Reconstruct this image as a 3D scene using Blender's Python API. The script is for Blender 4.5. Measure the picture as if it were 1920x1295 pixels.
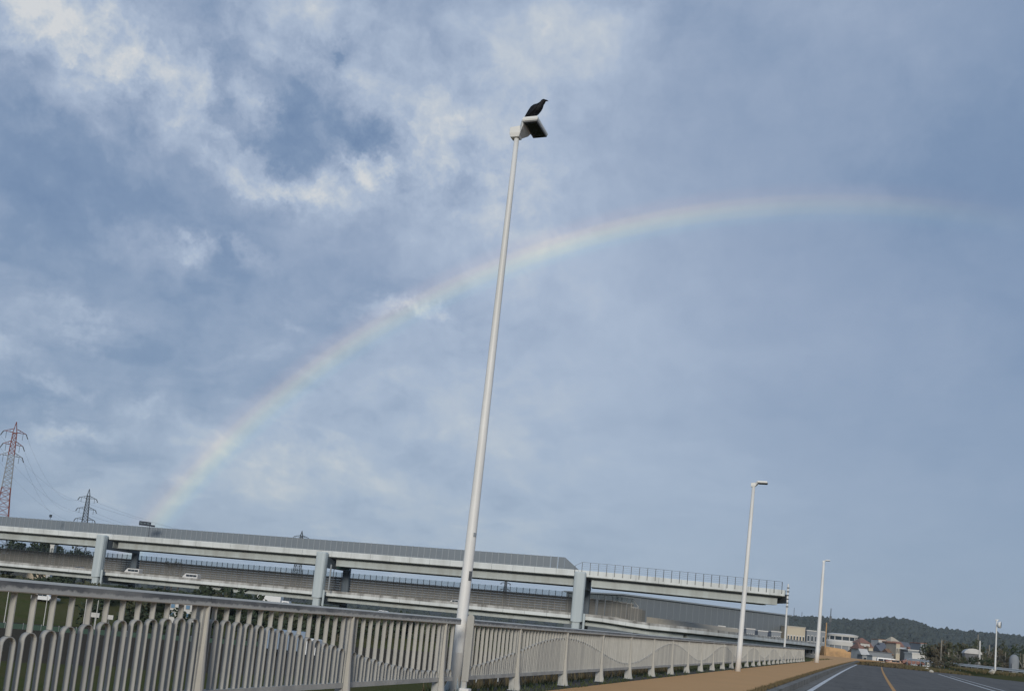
import bpy, math, random
from mathutils import Vector, Matrix
random.seed(11)
SC = bpy.context.scene
COL = SC.collection
for o in list(bpy.data.objects):
    bpy.data.objects.remove(o)

# ------------------------------------------------------------------ camera
F, CX, CY, KH = 1750.0, 960.0, 960.0, 0.095     # focal length and optical centre in photo pixels
EYE = 1.30
def cd(x, y): return Vector((x - CX, -(y - CY), -F))
_a = cd(0, 1225 - 1620 * KH); _b = cd(1920, 1225 + 300 * KH)
_up = _b.cross(_a).normalized()
if _up.y < 0: _up = -_up
_yv = cd(1620, 1225).normalized(); _xv = _yv.cross(_up).normalized()
ROT = Matrix((_xv, _yv, _up))                    # camera axes -> world axes
cam_d = bpy.data.cameras.new('camera'); cam = bpy.data.objects.new('camera', cam_d); COL.objects.link(cam)
cam_d.sensor_width = 36; cam_d.lens = 36 * F / 1920
cam_d.shift_x = (960 - CX) / 1920; cam_d.shift_y = (CY - 647.5) / 1920
cam_d.clip_start = 0.1; cam_d.clip_end = 20000
cam.matrix_world = Matrix.Translation((0, 0, EYE)) @ ROT.to_4x4()
SC.camera = cam

# ------------------------------------------------------------------ light, view
SUN_TO = Vector((0.27, -0.92, 0.288)).normalized()      # towards the low sun behind the camera
ANTI = Vector((-0.0797, 0.9542, -0.2883)).normalized()   # centre of the rainbow
sl = bpy.data.lights.new('sun', 'SUN'); sl.energy = 2.1; sl.angle = math.radians(14); sl.color = (1.0, 0.93, 0.82)
so = bpy.data.objects.new('sun', sl); COL.objects.link(so)
so.rotation_euler = SUN_TO.to_track_quat('Z', 'Y').to_euler()
SC.view_settings.view_transform = 'Standard'; SC.view_settings.look = 'None'
SC.view_settings.exposure = 0; SC.view_settings.gamma = 1; SC.view_settings.use_curve_mapping = False
SC.render.engine = 'CYCLES'

def at(px, py, D):
    """world point seen at photo pixel (px,py) at camera depth D"""
    return Vector((0, 0, EYE)) + ROT @ (cd(px, py) / F * D)
def hor(px): return 1225 - (1620 - px) * KH
def gp(px, D):
    """plan position (x,y) under photo column px at depth D"""
    p = at(px, hor(px), D); return Vector((p.x, p.y))
def on_x(px, py, X):
    d = ROT @ cd(px, py); t = X / d.x; return Vector((X, t * d.y, EYE + t * d.z))
def zat(px, py, D): return at(px, py, D).z

# ------------------------------------------------------------------ node helpers
class NT:
    def __init__(s, tree): s.t = tree; s.n = tree.nodes; s.l = tree.links
    def new(s, t, **k):
        n = s.n.new(t)
        for a, b in k.items(): setattr(n, a, b)
        return n
    def put(s, sock, v):
        if hasattr(v, 'is_output') or isinstance(v, bpy.types.NodeSocket): s.l.new(v, sock)
        elif v is not None: sock.default_value = v
    def m(s, op, a, b=None, c=None, clamp=False):
        n = s.new('ShaderNodeMath', operation=op); n.use_clamp = clamp
        s.put(n.inputs[0], a)
        if b is not None: s.put(n.inputs[1], b)
        if c is not None: s.put(n.inputs[2], c)
        return n.outputs[0]
    def v(s, op, a, b=None, scale=None):
        n = s.new('ShaderNodeVectorMath', operation=op); s.put(n.inputs[0], a)
        if b is not None: s.put(n.inputs[1], b)
        if scale is not None: s.put(n.inputs['Scale'], scale)
        return n.outputs['Value'] if op in ('DOT_PRODUCT', 'LENGTH') else n.outputs[0]
    def noise(s, vec, scale, detail=4, rough=0.5, dist=0.0):
        n = s.new('ShaderNodeTexNoise'); s.put(n.inputs['Vector'], vec)
        n.inputs['Scale'].default_value = scale; n.inputs['Detail'].default_value = detail
        n.inputs['Roughness'].default_value = rough; n.inputs['Distortion'].default_value = dist
        return n
    def ramp(s, fac, stops, interp='LINEAR'):
        n = s.new('ShaderNodeValToRGB'); s.put(n.inputs[0], fac); cr = n.color_ramp; cr.interpolation = interp
        while len(cr.elements) < len(stops): cr.elements.new(0.5)
        for e, (p, c) in zip(cr.elements, stops):
            e.position = p; e.color = (c[0], c[1], c[2], 1) if hasattr(c, '__len__') else (c, c, c, 1)
        return n.outputs[0]
    def mix(s, fac, a, b, blend='MIX'):
        n = s.new('ShaderNodeMix', data_type='RGBA', blend_type=blend)
        s.put(n.inputs[0], fac)
        for i, v_ in ((6, a), (7, b)):
            if isinstance(v_, (tuple, list)): n.inputs[i].default_value = (v_[0], v_[1], v_[2], 1)
            else: s.l.new(v_, n.inputs[i])
        return n.outputs[2]
    def sep(s, vec):
        n = s.new('ShaderNodeSeparateXYZ'); s.put(n.inputs[0], vec); return n.outputs
    def comb(s, x, y, z):
        n = s.new('ShaderNodeCombineXYZ'); s.put(n.inputs[0], x); s.put(n.inputs[1], y); s.put(n.inputs[2], z); return n.outputs[0]
def lin(r, g, b):
    f = lambda c: (c / 255 / 12.92) if c / 255 <= .04045 else ((c / 255 + .055) / 1.055) ** 2.4
    return (f(r), f(g), f(b))

# ------------------------------------------------------------------ sky: Nishita + cloud deck + rainbow
W = bpy.data.worlds.new("World"); SC.world = W; W.use_nodes = True
W.cycles.sampling_method = 'MANUAL'; W.cycles.sample_map_resolution = 512
w = NT(W.node_tree); w.n.clear()
tc = w.new('ShaderNodeTexCoord'); dirv = w.v('NORMALIZE', tc.outputs['Generated'])
wn = w.noise(dirv, 5.0, 3, 0.5); wn2 = w.noise(dirv, 15.0, 8, 0.68)
off1 = w.v('SCALE', w.v('SUBTRACT', wn.outputs['Color'], (.5, .5, .5)), scale=0.07)
off2 = w.v('SCALE', w.v('SUBTRACT', wn2.outputs['Color'], (.5, .5, .5)), scale=0.10)
dw = w.v('NORMALIZE', w.v('ADD', w.v('ADD', dirv, off1), off2))
sx, sy, sz = w.sep(dirv)
# (px, py, sigma px, amount, horizontal stretch)
BL = [(40, 35, 70, .50, 1), (110, 60, 60, .42, 1.2), (180, 75, 45, .20, 1), (235, 95, 40, .24, 1), (330, 165, 50, .34, 1), (375, 195, 40, .22, 1), (210, 25, 40, .16, 1.6), (395, 80, 50, .20, 1), (300, 110, 40, .14, 1),
      (498, 198, 24, .30, 1), (485, 150, 26, .14, 1), (560, 25, 50, .26, 1.5), (680, 90, 60, .22, 1.3), (760, 190, 80, .20, 1), (880, 110, 120, .14, 1),
      (490, 325, 26, .42, 1.9), (530, 335, 20, .2, 2), (445, 268, 14, .34, 2), (670, 305, 26, .36, 1.8), (610, 355, 30, .30, 1.8), (720, 330, 34, .30, 1.4), (800, 290, 50, .16, 1.6),
      (860, 380, 90, .16, 1), (405, 303, 12, .20, 2), (322, 255, 16, .14, 2), (372, 455, 18, .36, 1.6), (465, 463, 18, .28, 2.4), (270, 462, 30, .20, 2), (105, 205, 20, .16, 2), (300, 290, 26, .12, 2.4),
      (715, 594, 10, .20, 5), (785, 596, 11, .26, 4), (835, 605, 9, .12, 3), (560, 606, 10, .18, 2), (5, 632, 20, .36, 2.2), (130, 585, 22, .20, 3), (185, 605, 16, .16, 3),
      (105, 800, 16, .22, 3), (150, 812, 12, .20, 3), (275, 782, 12, .26, 2), (125, 728, 10, .20, 4), (55, 705, 10, .14, 4), (450, 790, 120, .06, 2), (200, 900, 100, .10, 3), (520, 875, 50, .14, 2.6), (560, 856, 16, .10, 3),
      (640, 980, 160, .06, 3), (1000, 60, 90, .16, 1.5), (1110, 90, 100, .08, 1), (1000, 220, 90, .14, 1), (1010, 365, 40, .12, 2),
      (1650, 60, 110, .06, 1.5), (1050, 600, 260, .07, 1), (880, 300, 90, .14, 1),
      (555, 160, 38, -.30, 1), (590, 220, 48, -.24, 1), (628, 200, 28, -.18, 1), (630, 90, 12, -.34, 1), (645, 130, 22, -.30, 1), (690, 255, 30, -.42, 1.5), (600, 285, 44, -.34, 2),
      (655, 335, 15, -.40, 1.3), (430, 30, 40, -.30, 1), (470, 90, 34, -.24, 1), (270, 50, 30, -.14, 1.5), (440, 150, 34, -.22, 1), (430, 225, 46, -.24, 1), (510, 355, 16, -.26, 2.4), (560, 365, 26, -.16, 2),
      (417, 460, 13, -.32, 1), (260, 200, 70, -.22, 2), (330, 400, 60, -.14, 2.5), (90, 300, 110, -.14, 1), (0, 450, 110, -.10, 1), (780, 250, 40, -.10, 2), (820, 325, 40, -.12, 2.4),
      (1920, 250, 90, -.12, 2), (1880, 560, 200, -.05, 1), (1220, 20, 40, -.16, 2), (1440, 60, 70, -.10, 1.6), (1180, 250, 80, -.05, 2), (330, 910, 14, -.20, 5), (250, 660, 110, -.12, 2.4), (70, 730, 14, -.22, 3), (480, 680, 120, -.06, 2), (150, 850, 14, -.10, 5)]
P = None; Q = None
for (px, py, sg, amp, st) in BL:
    c = (ROT @ cd(px, py)).normalized()
    s2 = (sg / F * 0.93) ** 2
    if st == 1:
        e = w.m('MULTIPLY', w.m('SUBTRACT', 1.0, w.v('DOT_PRODUCT', dw, tuple(c))), -1.0 / s2)
    else:
        z = Vector((0, 0, 1)); h = z.cross(c).normalized(); v_ = c.cross(h).normalized()
        a1 = w.v('DOT_PRODUCT', dw, tuple(h)); a2 = w.v('DOT_PRODUCT', w.v('SUBTRACT', dw, tuple(c)), tuple(v_))
        e = w.m('ADD', w.m('MULTIPLY', w.m('MULTIPLY', a1, a1), -.5 / (s2 * st * st)), w.m('MULTIPLY', w.m('MULTIPLY', a2, a2), -.5 / s2))
        e = w.m('SUBTRACT', e, w.m('MULTIPLY', w.m('LESS_THAN', w.v('DOT_PRODUCT', dw, tuple(c)), 0.0), 50.0))
    g = w.m('MULTIPLY', w.m('EXPONENT', e), amp)
    if amp > 0: P = g if P is None else w.m('ADD', P, g)
    else: Q = g if Q is None else w.m('ADD', Q, g)
# cloud plane coordinates flatten towards the horizon
zz = w.m('ADD', w.m('MAXIMUM', sz, 0.0), 0.30)
cp = w.comb(w.m('DIVIDE', sx, zz), w.m('DIVIDE', sy, zz), 0.3)
cpw = w.v('ADD', cp, w.v('SCALE', w.v('SUBTRACT', w.noise(cp, 1.3, 4, .6).outputs['Color'], (.5, .5, .5)), scale=0.55))
f1 = w.noise(cpw, 1.5, 9, 0.55).outputs['Fac']; f2 = w.noise(cpw, 4.0, 7, 0.55).outputs['Fac']
f2 = w.ramp(f2, [(.32, 0.), (.5, .5), (.68, 1.)], 'EASE')
left = w.ramp(w.m('MULTIPLY_ADD', sx, 1.0, 0.85), [(0.0, 1.0), (0.45, 0.9), (0.62, 0.35), (1.0, 0.22)])
fb = w.m('ADD', w.m('MULTIPLY', w.m('SUBTRACT', f1, .5), 0.85), w.m('MULTIPLY', w.m('SUBTRACT', f2, .5), 0.26))
f3 = w.noise(w.v('ADD', dirv, w.v('SCALE', off2, scale=0.5)), 26.0, 8, 0.6).outputs['Fac']
fb = w.m('ADD', fb, w.m('MULTIPLY', w.m('SUBTRACT', f3, .5), w.ramp(sz, [(0.05, 0.12), (0.45, .36)])))
fb = w.m('MULTIPLY', fb, left)
ang = w.m('MULTIPLY', w.m('ARCCOSINE', w.v('DOT_PRODUCT', dirv, tuple(ANTI))), 180 / math.pi)
inside = w.ramp(w.m('DIVIDE', ang, 100.0), [(0.36, .07), (0.418, .07), (.430, 0.0), (1, 0.0)])
base = w.ramp(w.m('MULTIPLY_ADD', sx, 1.0, 0.85), [(0.02, 0.29), (0.20, 0.38), (0.40, 0.45), (0.60, .45), (0.85, 0.33), (1.0, 0.22)])
low = w.ramp(sz, [(0.0, .06), (0.06, .07), (0.2, .03), (0.4, 0.0)])
mott = w.m('ADD', w.m('MULTIPLY', f2, .75), w.m('MULTIPLY', w.ramp(f3, [(.33, 0.), (.67, 1.)]), .75))
P = w.m('ADD', w.m('MULTIPLY', w.m('MULTIPLY', P, 0.88), w.m('MULTIPLY_ADD', mott, .75, .45)), w.m('MULTIPLY', Q, w.m('MULTIPLY_ADD', mott, -.55, 0.98)))
P = w.m('ADD', w.m('ADD', P, fb), w.m('ADD', w.m('ADD', inside, base), low), clamp=True)
cloud = w.ramp(P, [(0.0, lin(114, 138, 172)), (0.22, lin(127, 149, 180)), (0.45, lin(151, 168, 194)), (0.66, lin(172, 187, 209)), (0.85, lin(195, 204, 215)), (1.0, lin(214, 217, 220))])
greyer = w.mix(w.m('MULTIPLY', w.ramp(sz, [(0.0, .55), (0.16, .25), (0.34, 0.0)]), 1.0), cloud, lin(150, 170, 190))
sky = w.new('ShaderNodeTexSky', sky_type='NISHITA'); sky.sun_disc = False
sky.sun_elevation = math.asin(SUN_TO.z); sky.sun_rotation = math.atan2(SUN_TO.x, SUN_TO.y)
bg1 = w.new('ShaderNodeBackground'); w.l.new(sky.outputs[0], bg1.inputs[0]); bg1.inputs[1].default_value = 0.08
bg2 = w.new('ShaderNodeBackground'); w.l.new(greyer, bg2.inputs[0]); bg2.inputs[1].default_value = 1.0
mx = w.new('ShaderNodeMixShader'); mx.inputs[0].default_value = 0.93; w.l.new(bg1.outputs[0], mx.inputs[1]); w.l.new(bg2.outputs[0], mx.inputs[2])
rb = w.ramp(w.m('DIVIDE', w.m('SUBTRACT', ang, 40.25), 3.6),
            [(0.0, (0, 0, 0)), (0.20, (.0, .003, .006)), (0.31, (.003, .026, .022)), (0.42, (.06, .070, .008)), (0.51, (.110, .090, .004)), (0.60, (.105, .058, .002)), (0.70, (.036, .012, .0)), (0.88, (0, 0, 0))], 'EASE')
along = w.ramp(w.m('MULTIPLY_ADD', sx, 1.0, 0.85), [(0.10, 0.75), (0.30, .85), (0.48, 1.0), (0.66, 0.9), (0.80, .42), (0.93, .12), (1.0, 0.0)])
patch = w.m('MULTIPLY_ADD', w.noise(dirv, 5.0, 2, .5).outputs['Fac'], 1.0, 0.3)
bg3 = w.new('ShaderNodeBackground'); w.l.new(rb, bg3.inputs[0]); w.l.new(w.m('MULTIPLY', w.m('MULTIPLY', along, patch), 1.4), bg3.inputs[1])
ad = w.new('ShaderNodeAddShader'); w.l.new(mx.outputs[0], ad.inputs[0]); w.l.new(bg3.outputs[0], ad.inputs[1])
wo = w.new('ShaderNodeOutputWorld'); w.l.new(ad.outputs[0], wo.inputs[0])

# ------------------------------------------------------------------ materials
def mat(name, col, rough=0.6, var=0.12, scale=3.0, metallic=0.0, bump=0.0, bscale=40.0, dirt=None, dscale=1.0, damt=0.5, streak=False, spec=0.4):
    m = bpy.data.materials.new(name); m.use_nodes = True; t = NT(m.node_tree); b = t.n['Principled BSDF']
    tcn = t.new('ShaderNodeTexCoord'); ob = tcn.outputs['Object']
    geo = t.new('ShaderNodeNewGeometry'); pos = geo.outputs['Position']
    n1 = t.noise(pos, scale, 5, .6)
    lo = tuple(c * (1 - var) for c in col); hi = tuple(min(1, c * (1 + var)) for c in col)
    c = t.mix(n1.outputs['Fac'], lo, hi)
    if dirt is not None:
        vec = pos
        if streak:
            a = t.sep(pos); vec = t.comb(a[0], a[1], t.m('MULTIPLY', a[2], .12))
        n2 = t.noise(vec, dscale, 6, .65)
        c = t.mix(t.m('MULTIPLY', t.ramp(n2.outputs['Fac'], [(0.42, 0.0), (0.66, 1.0)]), damt), c, dirt)
    t.l.new(c, b.inputs['Base Color'])
    b.inputs['Roughness'].default_value = rough; b.inputs['Metallic'].default_value = metallic
    b.inputs['Specular IOR Level'].default_value = spec
    if bump:
        nb = t.noise(pos, bscale, 4, .6); bn = t.new('ShaderNodeBump'); bn.inputs['Strength'].default_value = bump
        bn.inputs['Distance'].default_value = 0.02; t.l.new(nb.outputs['Fac'], bn.inputs['Height']); t.l.new(bn.outputs[0], b.inputs['Normal'])
    m['_c'] = 1
    return m
M = {}
M['fence'] = mat('fence_paint', (.455, .445, .405), .55, .13, 9, dirt=(.30, .295, .27), dscale=5, damt=.5, streak=True)
M['post'] = mat('post_paint', (.44, .435, .40), .55, .18, 7, dirt=(.24, .25, .25), dscale=4, damt=.6)
M['rail'] = mat('rail_paint', (.30, .31, .31), .5, .18, 6, dirt=(.10, .115, .135), dscale=4.5, damt=.85)
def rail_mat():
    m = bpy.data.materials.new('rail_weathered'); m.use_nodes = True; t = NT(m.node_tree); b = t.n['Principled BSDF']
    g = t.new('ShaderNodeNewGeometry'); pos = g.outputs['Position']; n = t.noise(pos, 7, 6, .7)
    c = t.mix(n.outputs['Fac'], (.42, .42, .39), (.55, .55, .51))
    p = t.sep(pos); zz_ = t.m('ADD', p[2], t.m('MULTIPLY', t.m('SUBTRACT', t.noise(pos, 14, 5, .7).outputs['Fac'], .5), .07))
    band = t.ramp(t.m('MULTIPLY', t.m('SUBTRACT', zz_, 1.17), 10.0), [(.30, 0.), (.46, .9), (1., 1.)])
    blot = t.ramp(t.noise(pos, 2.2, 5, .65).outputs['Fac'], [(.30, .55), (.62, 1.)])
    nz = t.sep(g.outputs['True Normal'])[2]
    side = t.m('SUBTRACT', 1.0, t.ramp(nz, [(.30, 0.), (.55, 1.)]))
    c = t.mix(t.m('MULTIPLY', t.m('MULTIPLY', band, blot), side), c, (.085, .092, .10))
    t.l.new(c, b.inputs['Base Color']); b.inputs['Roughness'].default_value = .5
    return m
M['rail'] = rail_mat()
M['hoop'] = mat('hoop_paint', (.40, .395, .365), .55, .14, 9, dirt=(.25, .25, .245), dscale=3.5, damt=.7, streak=True)
M['white'] = mat('white_paint', (.78, .78, .76), .45, .07, 3, dirt=(.45, .44, .40), dscale=2, damt=.4, streak=True)
M['lampwhite'] = mat('lamp_white', (.76, .76, .73), .5, .05, 5)
M['lampgrey'] = mat('lamp_grey', (.16, .165, .165), .5, .1, 20)
M['glassdark'] = mat('lamp_glass', (.02, .025, .03), .25, .2, 10)
M['black'] = mat('feather', (.005, .005, .007), .5, .5, 60, bump=.5, bscale=90, spec=.25)
M['beak'] = mat('beak', (.012, .012, .013), .35, .2, 60)
M['steel'] = mat('galvanised', (.36, .38, .39), .45, .12, 8, metallic=.3)
M['dsteel'] = mat('dark_steel', (.10, .11, .12), .5, .2, 8)
M['conc_l'] = mat('parapet_concrete', (.68, .71, .70), .8, .08, .4, dirt=(.42, .43, .41), dscale=.25, damt=.6, streak=True)
M['conc_d'] = mat('stained_concrete', (.46, .455, .43), .85, .2, .5, dirt=(.15, .14, .125), dscale=.5, damt=.9, streak=True)
M['girder'] = mat('girder_paint', (.46, .505, .50), .6, .07, .3, dirt=(.30, .31, .29), dscale=.3, damt=.6, streak=True)
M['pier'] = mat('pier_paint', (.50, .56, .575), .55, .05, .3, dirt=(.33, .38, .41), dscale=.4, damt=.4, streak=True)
M['pier_shaded'] = mat('pier_back_shaded', (.12, .15, .18), .6, .08, .3)  # dark copy of the pier paint, shade under the decks put into the colour
M['soffit_shade'] = mat('soffit_shade', (.07, .075, .08), .9, .15, .3)  # near-black deck colour carries the overhang shadow itself
M['barrier'] = mat('barrier_sheet', (.185, .215, .24), .55, .07, .5, dirt=(.21, .23, .245), dscale=.6, damt=.35, streak=True)
M['barpost'] = mat('barrier_post', (.30, .335, .36), .5, .08, 1)
M['wall'] = mat('louvre_panel', (.175, .178, .172), .75, .10, .6, dirt=(.13, .125, .115), dscale=.5, damt=.6, streak=True)
M['wallpost'] = mat('wall_post', (.30, .29, .27), .6, .15, 1)
M['cream'] = mat('cream_boards', (.45, .42, .36), .7, .08, 1)
M['greyshed'] = mat('shed_sheet', (.17, .19, .205), .6, .06, .1, dirt=(.17, .19, .2), dscale=.05, damt=.5)
M['shedtrim'] = mat('shed_trim', (.25, .28, .30), .6, .05, .1)
M['asph'] = mat('asphalt', (.14, .133, .12), .85, .14, .35, bump=.35, bscale=30, dirt=(.085, .085, .083), dscale=.25, damt=.6, spec=.15)
def wheel_tracks(m):
    t = NT(m.node_tree); b = t.n['Principled BSDF']; src = b.inputs['Base Color'].links[0].from_socket
    pos = t.new('ShaderNodeNewGeometry').outputs['Position']; p = t.sep(pos)
    v_ = t.comb(t.m('MULTIPLY', p[0], 1.1), t.m('MULTIPLY', p[1], .025), 0.0)
    n1 = t.noise(v_, 1.6, 4, .6).outputs['Fac']
    c = t.mix(t.m('MULTIPLY', t.ramp(n1, [(.4, 0.), (.62, 1.)]), .45), src, (.165, .158, .145))
    cr = t.new('ShaderNodeTexVoronoi', feature='DISTANCE_TO_EDGE'); cr.inputs['Scale'].default_value = .28
    wv = t.v('ADD', pos, t.v('SCALE', t.noise(pos, 1.3, 4, .6).outputs['Color'], scale=1.1)); t.l.new(wv, cr.inputs['Vector'])
    k = t.ramp(cr.outputs['Distance'], [(0., .75), (.012, 0.)])
    c = t.mix(k, c, (.035, .033, .03)); t.l.new(c, b.inputs['Base Color'])
wheel_tracks(M['asph'])
M['walk'] = mat('brown_pavement', (.60, .335, .135), .9, .08, 1.2, bump=.3, bscale=35, dirt=(.52, .30, .12), dscale=.6, damt=.5)
M['kerb'] = mat('kerb_concrete', (.20, .19, .17), .9, .2, 2, dirt=(.10, .10, .085), dscale=1.2, damt=.8)
M['soil'] = mat('soil', (.055, .046, .036), .95, .35, 2, bump=.6, bscale=14, dirt=(.05, .06, .03), dscale=1.0, damt=.6)
M['mark'] = mat('white_marking', (.66, .67, .66), .7, .06, 2, dirt=(.32, .32, .32), dscale=3, damt=.55)
M['omark'] = mat('orange_marking', (.58, .29, .07), .7, .06, 2, dirt=(.2, .14, .08), dscale=3, damt=.5)
M['grass'] = mat('grass_blade', (.060, .078, .028), .8, .45, 1.5)
M['dry'] = mat('dry_grass', (.17, .13, .065), .85, .35, 1.5)
M['leaf'] = mat('leaf_dark', (.028, .042, .020), .8, .55, .8)
M['leaf2'] = mat('leaf_olive', (.060, .066, .034), .8, .5, .8)
M['leaf3'] = mat('leaf_brown', (.095, .080, .048), .8, .5, .8)
M['forest'] = mat('forest_crown', (.045, .058, .052), .9, .5, .03)
M['bark'] = mat('bark', (.11, .095, .075), .9, .25, 3)
M['palebark'] = mat('pale_bark', (.26, .24, .20), .9, .25, 3)
M['red'] = mat('red_oxide', (.23, .06, .035), .6, .15, .4)
M['pgrey'] = mat('pylon_grey', (.07, .08, .09), .6, .15, .2)
M['pwhite'] = mat('pylon_white', (.30, .31, .32), .6, .15, .2)
M['wire'] = mat('cable', (.06, .065, .07), .6, .1, .1)
M['bwhite'] = mat('render_white', (.62, .61, .58), .8, .06, .3, dirt=(.42, .41, .39), dscale=.3, damt=.5)
M['bcream'] = mat('render_cream', (.55, .48, .36), .8, .08, .3, dirt=(.40, .34, .26), dscale=.3, damt=.5)
M['bbrown'] = mat('render_brown', (.27, .17, .11), .8, .12, .3)
M['bgrey'] = mat('render_grey', (.24, .26, .28), .8, .08, .3)
M['roofred'] = mat('roof_red', (.27, .14, .10), .7, .15, .6)
M['roofgrey'] = mat('roof_grey', (.13, .14, .16), .7, .12, .6)
M['wglass'] = mat('window_glass', (.035, .05, .065), .12, .2, .5, spec=.7)
M['bglass'] = mat('blue_glass', (.13, .24, .36), .2, .2, .5, spec=.7)
M['tan'] = mat('tan_earth', (.56, .34, .16), .95, .2, .6, bump=.8, bscale=.8, dirt=(.30, .19, .10), dscale=.35, damt=.8)
M['carwhite'] = mat('car_white', (.72, .73, .73), .3, .03, 1)
M['cargrey'] = mat('car_grey', (.22, .23, .25), .3, .05, 1)
M['carblue'] = mat('truck_blue', (.20, .27, .36), .5, .06, 1)
M['carred'] = mat('truck_red', (.20, .07, .05), .4, .08, 1)
M['carorange'] = mat('truck_orange', (.32, .17, .09), .4, .08, 1)
M['tyre'] = mat('tyre', (.02, .02, .02), .9, .1, 5)
M['signgreen'] = mat('sign_green', (.02, .06, .055), .6, .1, 1)
M['signback'] = mat('sign_back', (.05, .06, .075), .6, .1, 1)
M['netgreen'] = mat('green_sheet', (.045, .085, .062), .8, .12, .4)
M['rock'] = mat('pale_rock', (.50, .47, .40), .9, .15, 5)

# ------------------------------------------------------------------ mesh builder
class MB:
    def __init__(s): s.v = []; s.f = []
    def poly(s, pts, faces):
        b = len(s.v); s.v += [tuple(p) for p in pts]; s.f += [tuple(i + b for i in f) for f in faces]; return s
    def box(s, c, h, ax=None):
        """centre, half sizes, optional 3 axes"""
        c = Vector(c); X, Y, Z = ax if ax else (Vector((1, 0, 0)), Vector((0, 1, 0)), Vector((0, 0, 1)))
        p = [c + X * (h[0] * i) + Y * (h[1] * j) + Z * (h[2] * k) for i in (-1, 1) for j in (-1, 1) for k in (-1, 1)]
        return s.poly(p, [(0, 1, 3, 2), (4, 6, 7, 5), (0, 4, 5, 1), (2, 3, 7, 6), (0, 2, 6, 4), (1, 5, 7, 3)])
    def bar(s, a, b, r, r2=None, n=4, caps=True):
        a = Vector(a); b = Vector(b); r2 = r if r2 is None else r2
        d = (b - a).normalized(); u = d.orthogonal().normalized()
        if abs(d.z) < .99: u = d.cross(Vector((0, 0, 1))).normalized()
        w_ = d.cross(u); p = []
        for q, rr in ((a, r), (b, r2)):
            for i in range(n):
                t = 2 * math.pi * (i + .5) / n; p.append(q + (u * math.cos(t) + w_ * math.sin(t)) * rr)
        f = [(i, (i + 1) % n, n + (i + 1) % n, n + i) for i in range(n)]
        if caps: f += [tuple(range(n - 1, -1, -1)), tuple(range(n, 2 * n))]
        return s.poly(p, f)
    def rings(s, R, close=True, caps=True):
        n = len(R[0]); b = len(s.v)
        for r in R: s.v += [tuple(p) for p in r]
        for k in range(len(R) - 1):
            for i in range(n if close else n - 1):
                j = (i + 1) % n; s.f.append((b + k * n + i, b + k * n + j, b + (k + 1) * n + j, b + (k + 1) * n + i))
        if caps and close:
            s.f.append(tuple(b + i for i in range(n - 1, -1, -1))); s.f.append(tuple(b + (len(R) - 1) * n + i for i in range(n)))
        return s
    def prism(s, pts, h0, h1, fn):
        """pts 2D outline, fn(u,v,h)->world"""
        return s.rings([[fn(u, v, h0) for u, v in pts], [fn(u, v, h1) for u, v in pts]])
    def mesh(s, name, m, smooth=False):
        me = bpy.data.meshes.new(name); me.from_pydata(s.v, [], s.f); me.materials.append(m)
        if smooth: me.polygons.foreach_set('use_smooth', [True] * len(me.polygons))
        me.update(); return me
    def build(s, name, m, parent=None, smooth=False, bevel=0):
        o = bpy.data.objects.new(name, s.mesh(name, m, smooth)); COL.objects.link(o)
        if parent is not None: o.parent = parent
        if bevel:
            bv = o.modifiers.new('bevel', 'BEVEL'); bv.width = bevel; bv.segments = 2; bv.limit_method = 'ANGLE'
        return o
def tag(o, label=None, cat=None, group=None, kind=None):
    if label: o['label'] = label
    if cat: o['category'] = cat
    if group: o['group'] = group
    if kind: o['kind'] = kind
    return o
def thing(name, label, cat, loc=(0, 0, 0), rz=0, group=None):
    o = bpy.data.objects.new(name, None); COL.objects.link(o); o.location = loc; o.rotation_euler = (0, 0, rz)
    o.empty_display_size = .2
    return tag(o, label, cat, group)
def inst(src, name, parent, loc=(0, 0, 0), rz=0, sc=None):
    o = bpy.data.objects.new(name, src); COL.objects.link(o); o.parent = parent; o.location = loc; o.rotation_euler = (0, 0, rz)
    if sc: o.scale = sc
    return o
def dup(root, loc, rz, label, group=None, scale=None):
    r = root.copy(); COL.objects.link(r); r.location = loc; r.rotation_euler = (0, 0, rz); r['label'] = label
    if scale: r.scale = scale
    if group: r['group'] = group
    for ch in list(root.children):
        c = ch.copy(); COL.objects.link(c); c.parent = r
        for g in list(ch.children):
            d = g.copy(); COL.objects.link(d); d.parent = c
    return r
def join_objs(specs, name, parent, m):
    """specs: list of (mesh, Vector loc, rz): one joined stuff part"""
    mb = MB()
    for me, loc, rz in specs:
        R = Matrix.Translation(loc) @ Matrix.Rotation(rz, 4, 'Z')
        mb.poly([R @ v.co for v in me.vertices], [tuple(p.vertices) for p in me.polygons])
    return tag(mb.build(name, m, parent), kind='stuff')

def offx(y): return .6 * (max(0, y) / 95.0) ** 2 if y < 400 else 0

# ------------------------------------------------------------------ terrain
N2 = Vector((gp(0, 113) - gp(308, 123))).normalized(); NRM = Vector((-N2.y, N2.x))
if NRM.dot(gp(100, 100)) < 0: NRM = -NRM
def across(x, y): return NRM.x * x + NRM.y * y
LOW = -5.5
a113 = across(*gp(0, 113)); a_road = across(*gp(300, 185))
def smooth(a, b, t): t = min(1, max(0, (t - a) / (b - a))); return t * t * (3 - 2 * t)
def terr(x, y):
    c = across(x, y)
    low = LOW + 4.0 * smooth(a_road - 38, a_road - 4, c) * (1 - smooth(-40, 60, x))
    if y > 150: low = max(low, -4.0 - 0)
    xl = -6.2 + offx(min(y, 210)); xr = 60
    t = smooth(0, 11, xl - x)
    t = max(t, smooth(206, 235, y), smooth(xr, xr + 40, x))
    hi = -0.06
    if x > 12: hi += .50 * smooth(106, 128, y + .12 * x)
    if x > 20: t = max(t, smooth(150, 190, y))
    if y < -60: t = max(t, 0)
    return hi * (1 - t) + low * t
def grid_axis(lo, hi, fine, coarse_growth=1.25):
    a = []
    x = lo
    return a
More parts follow.
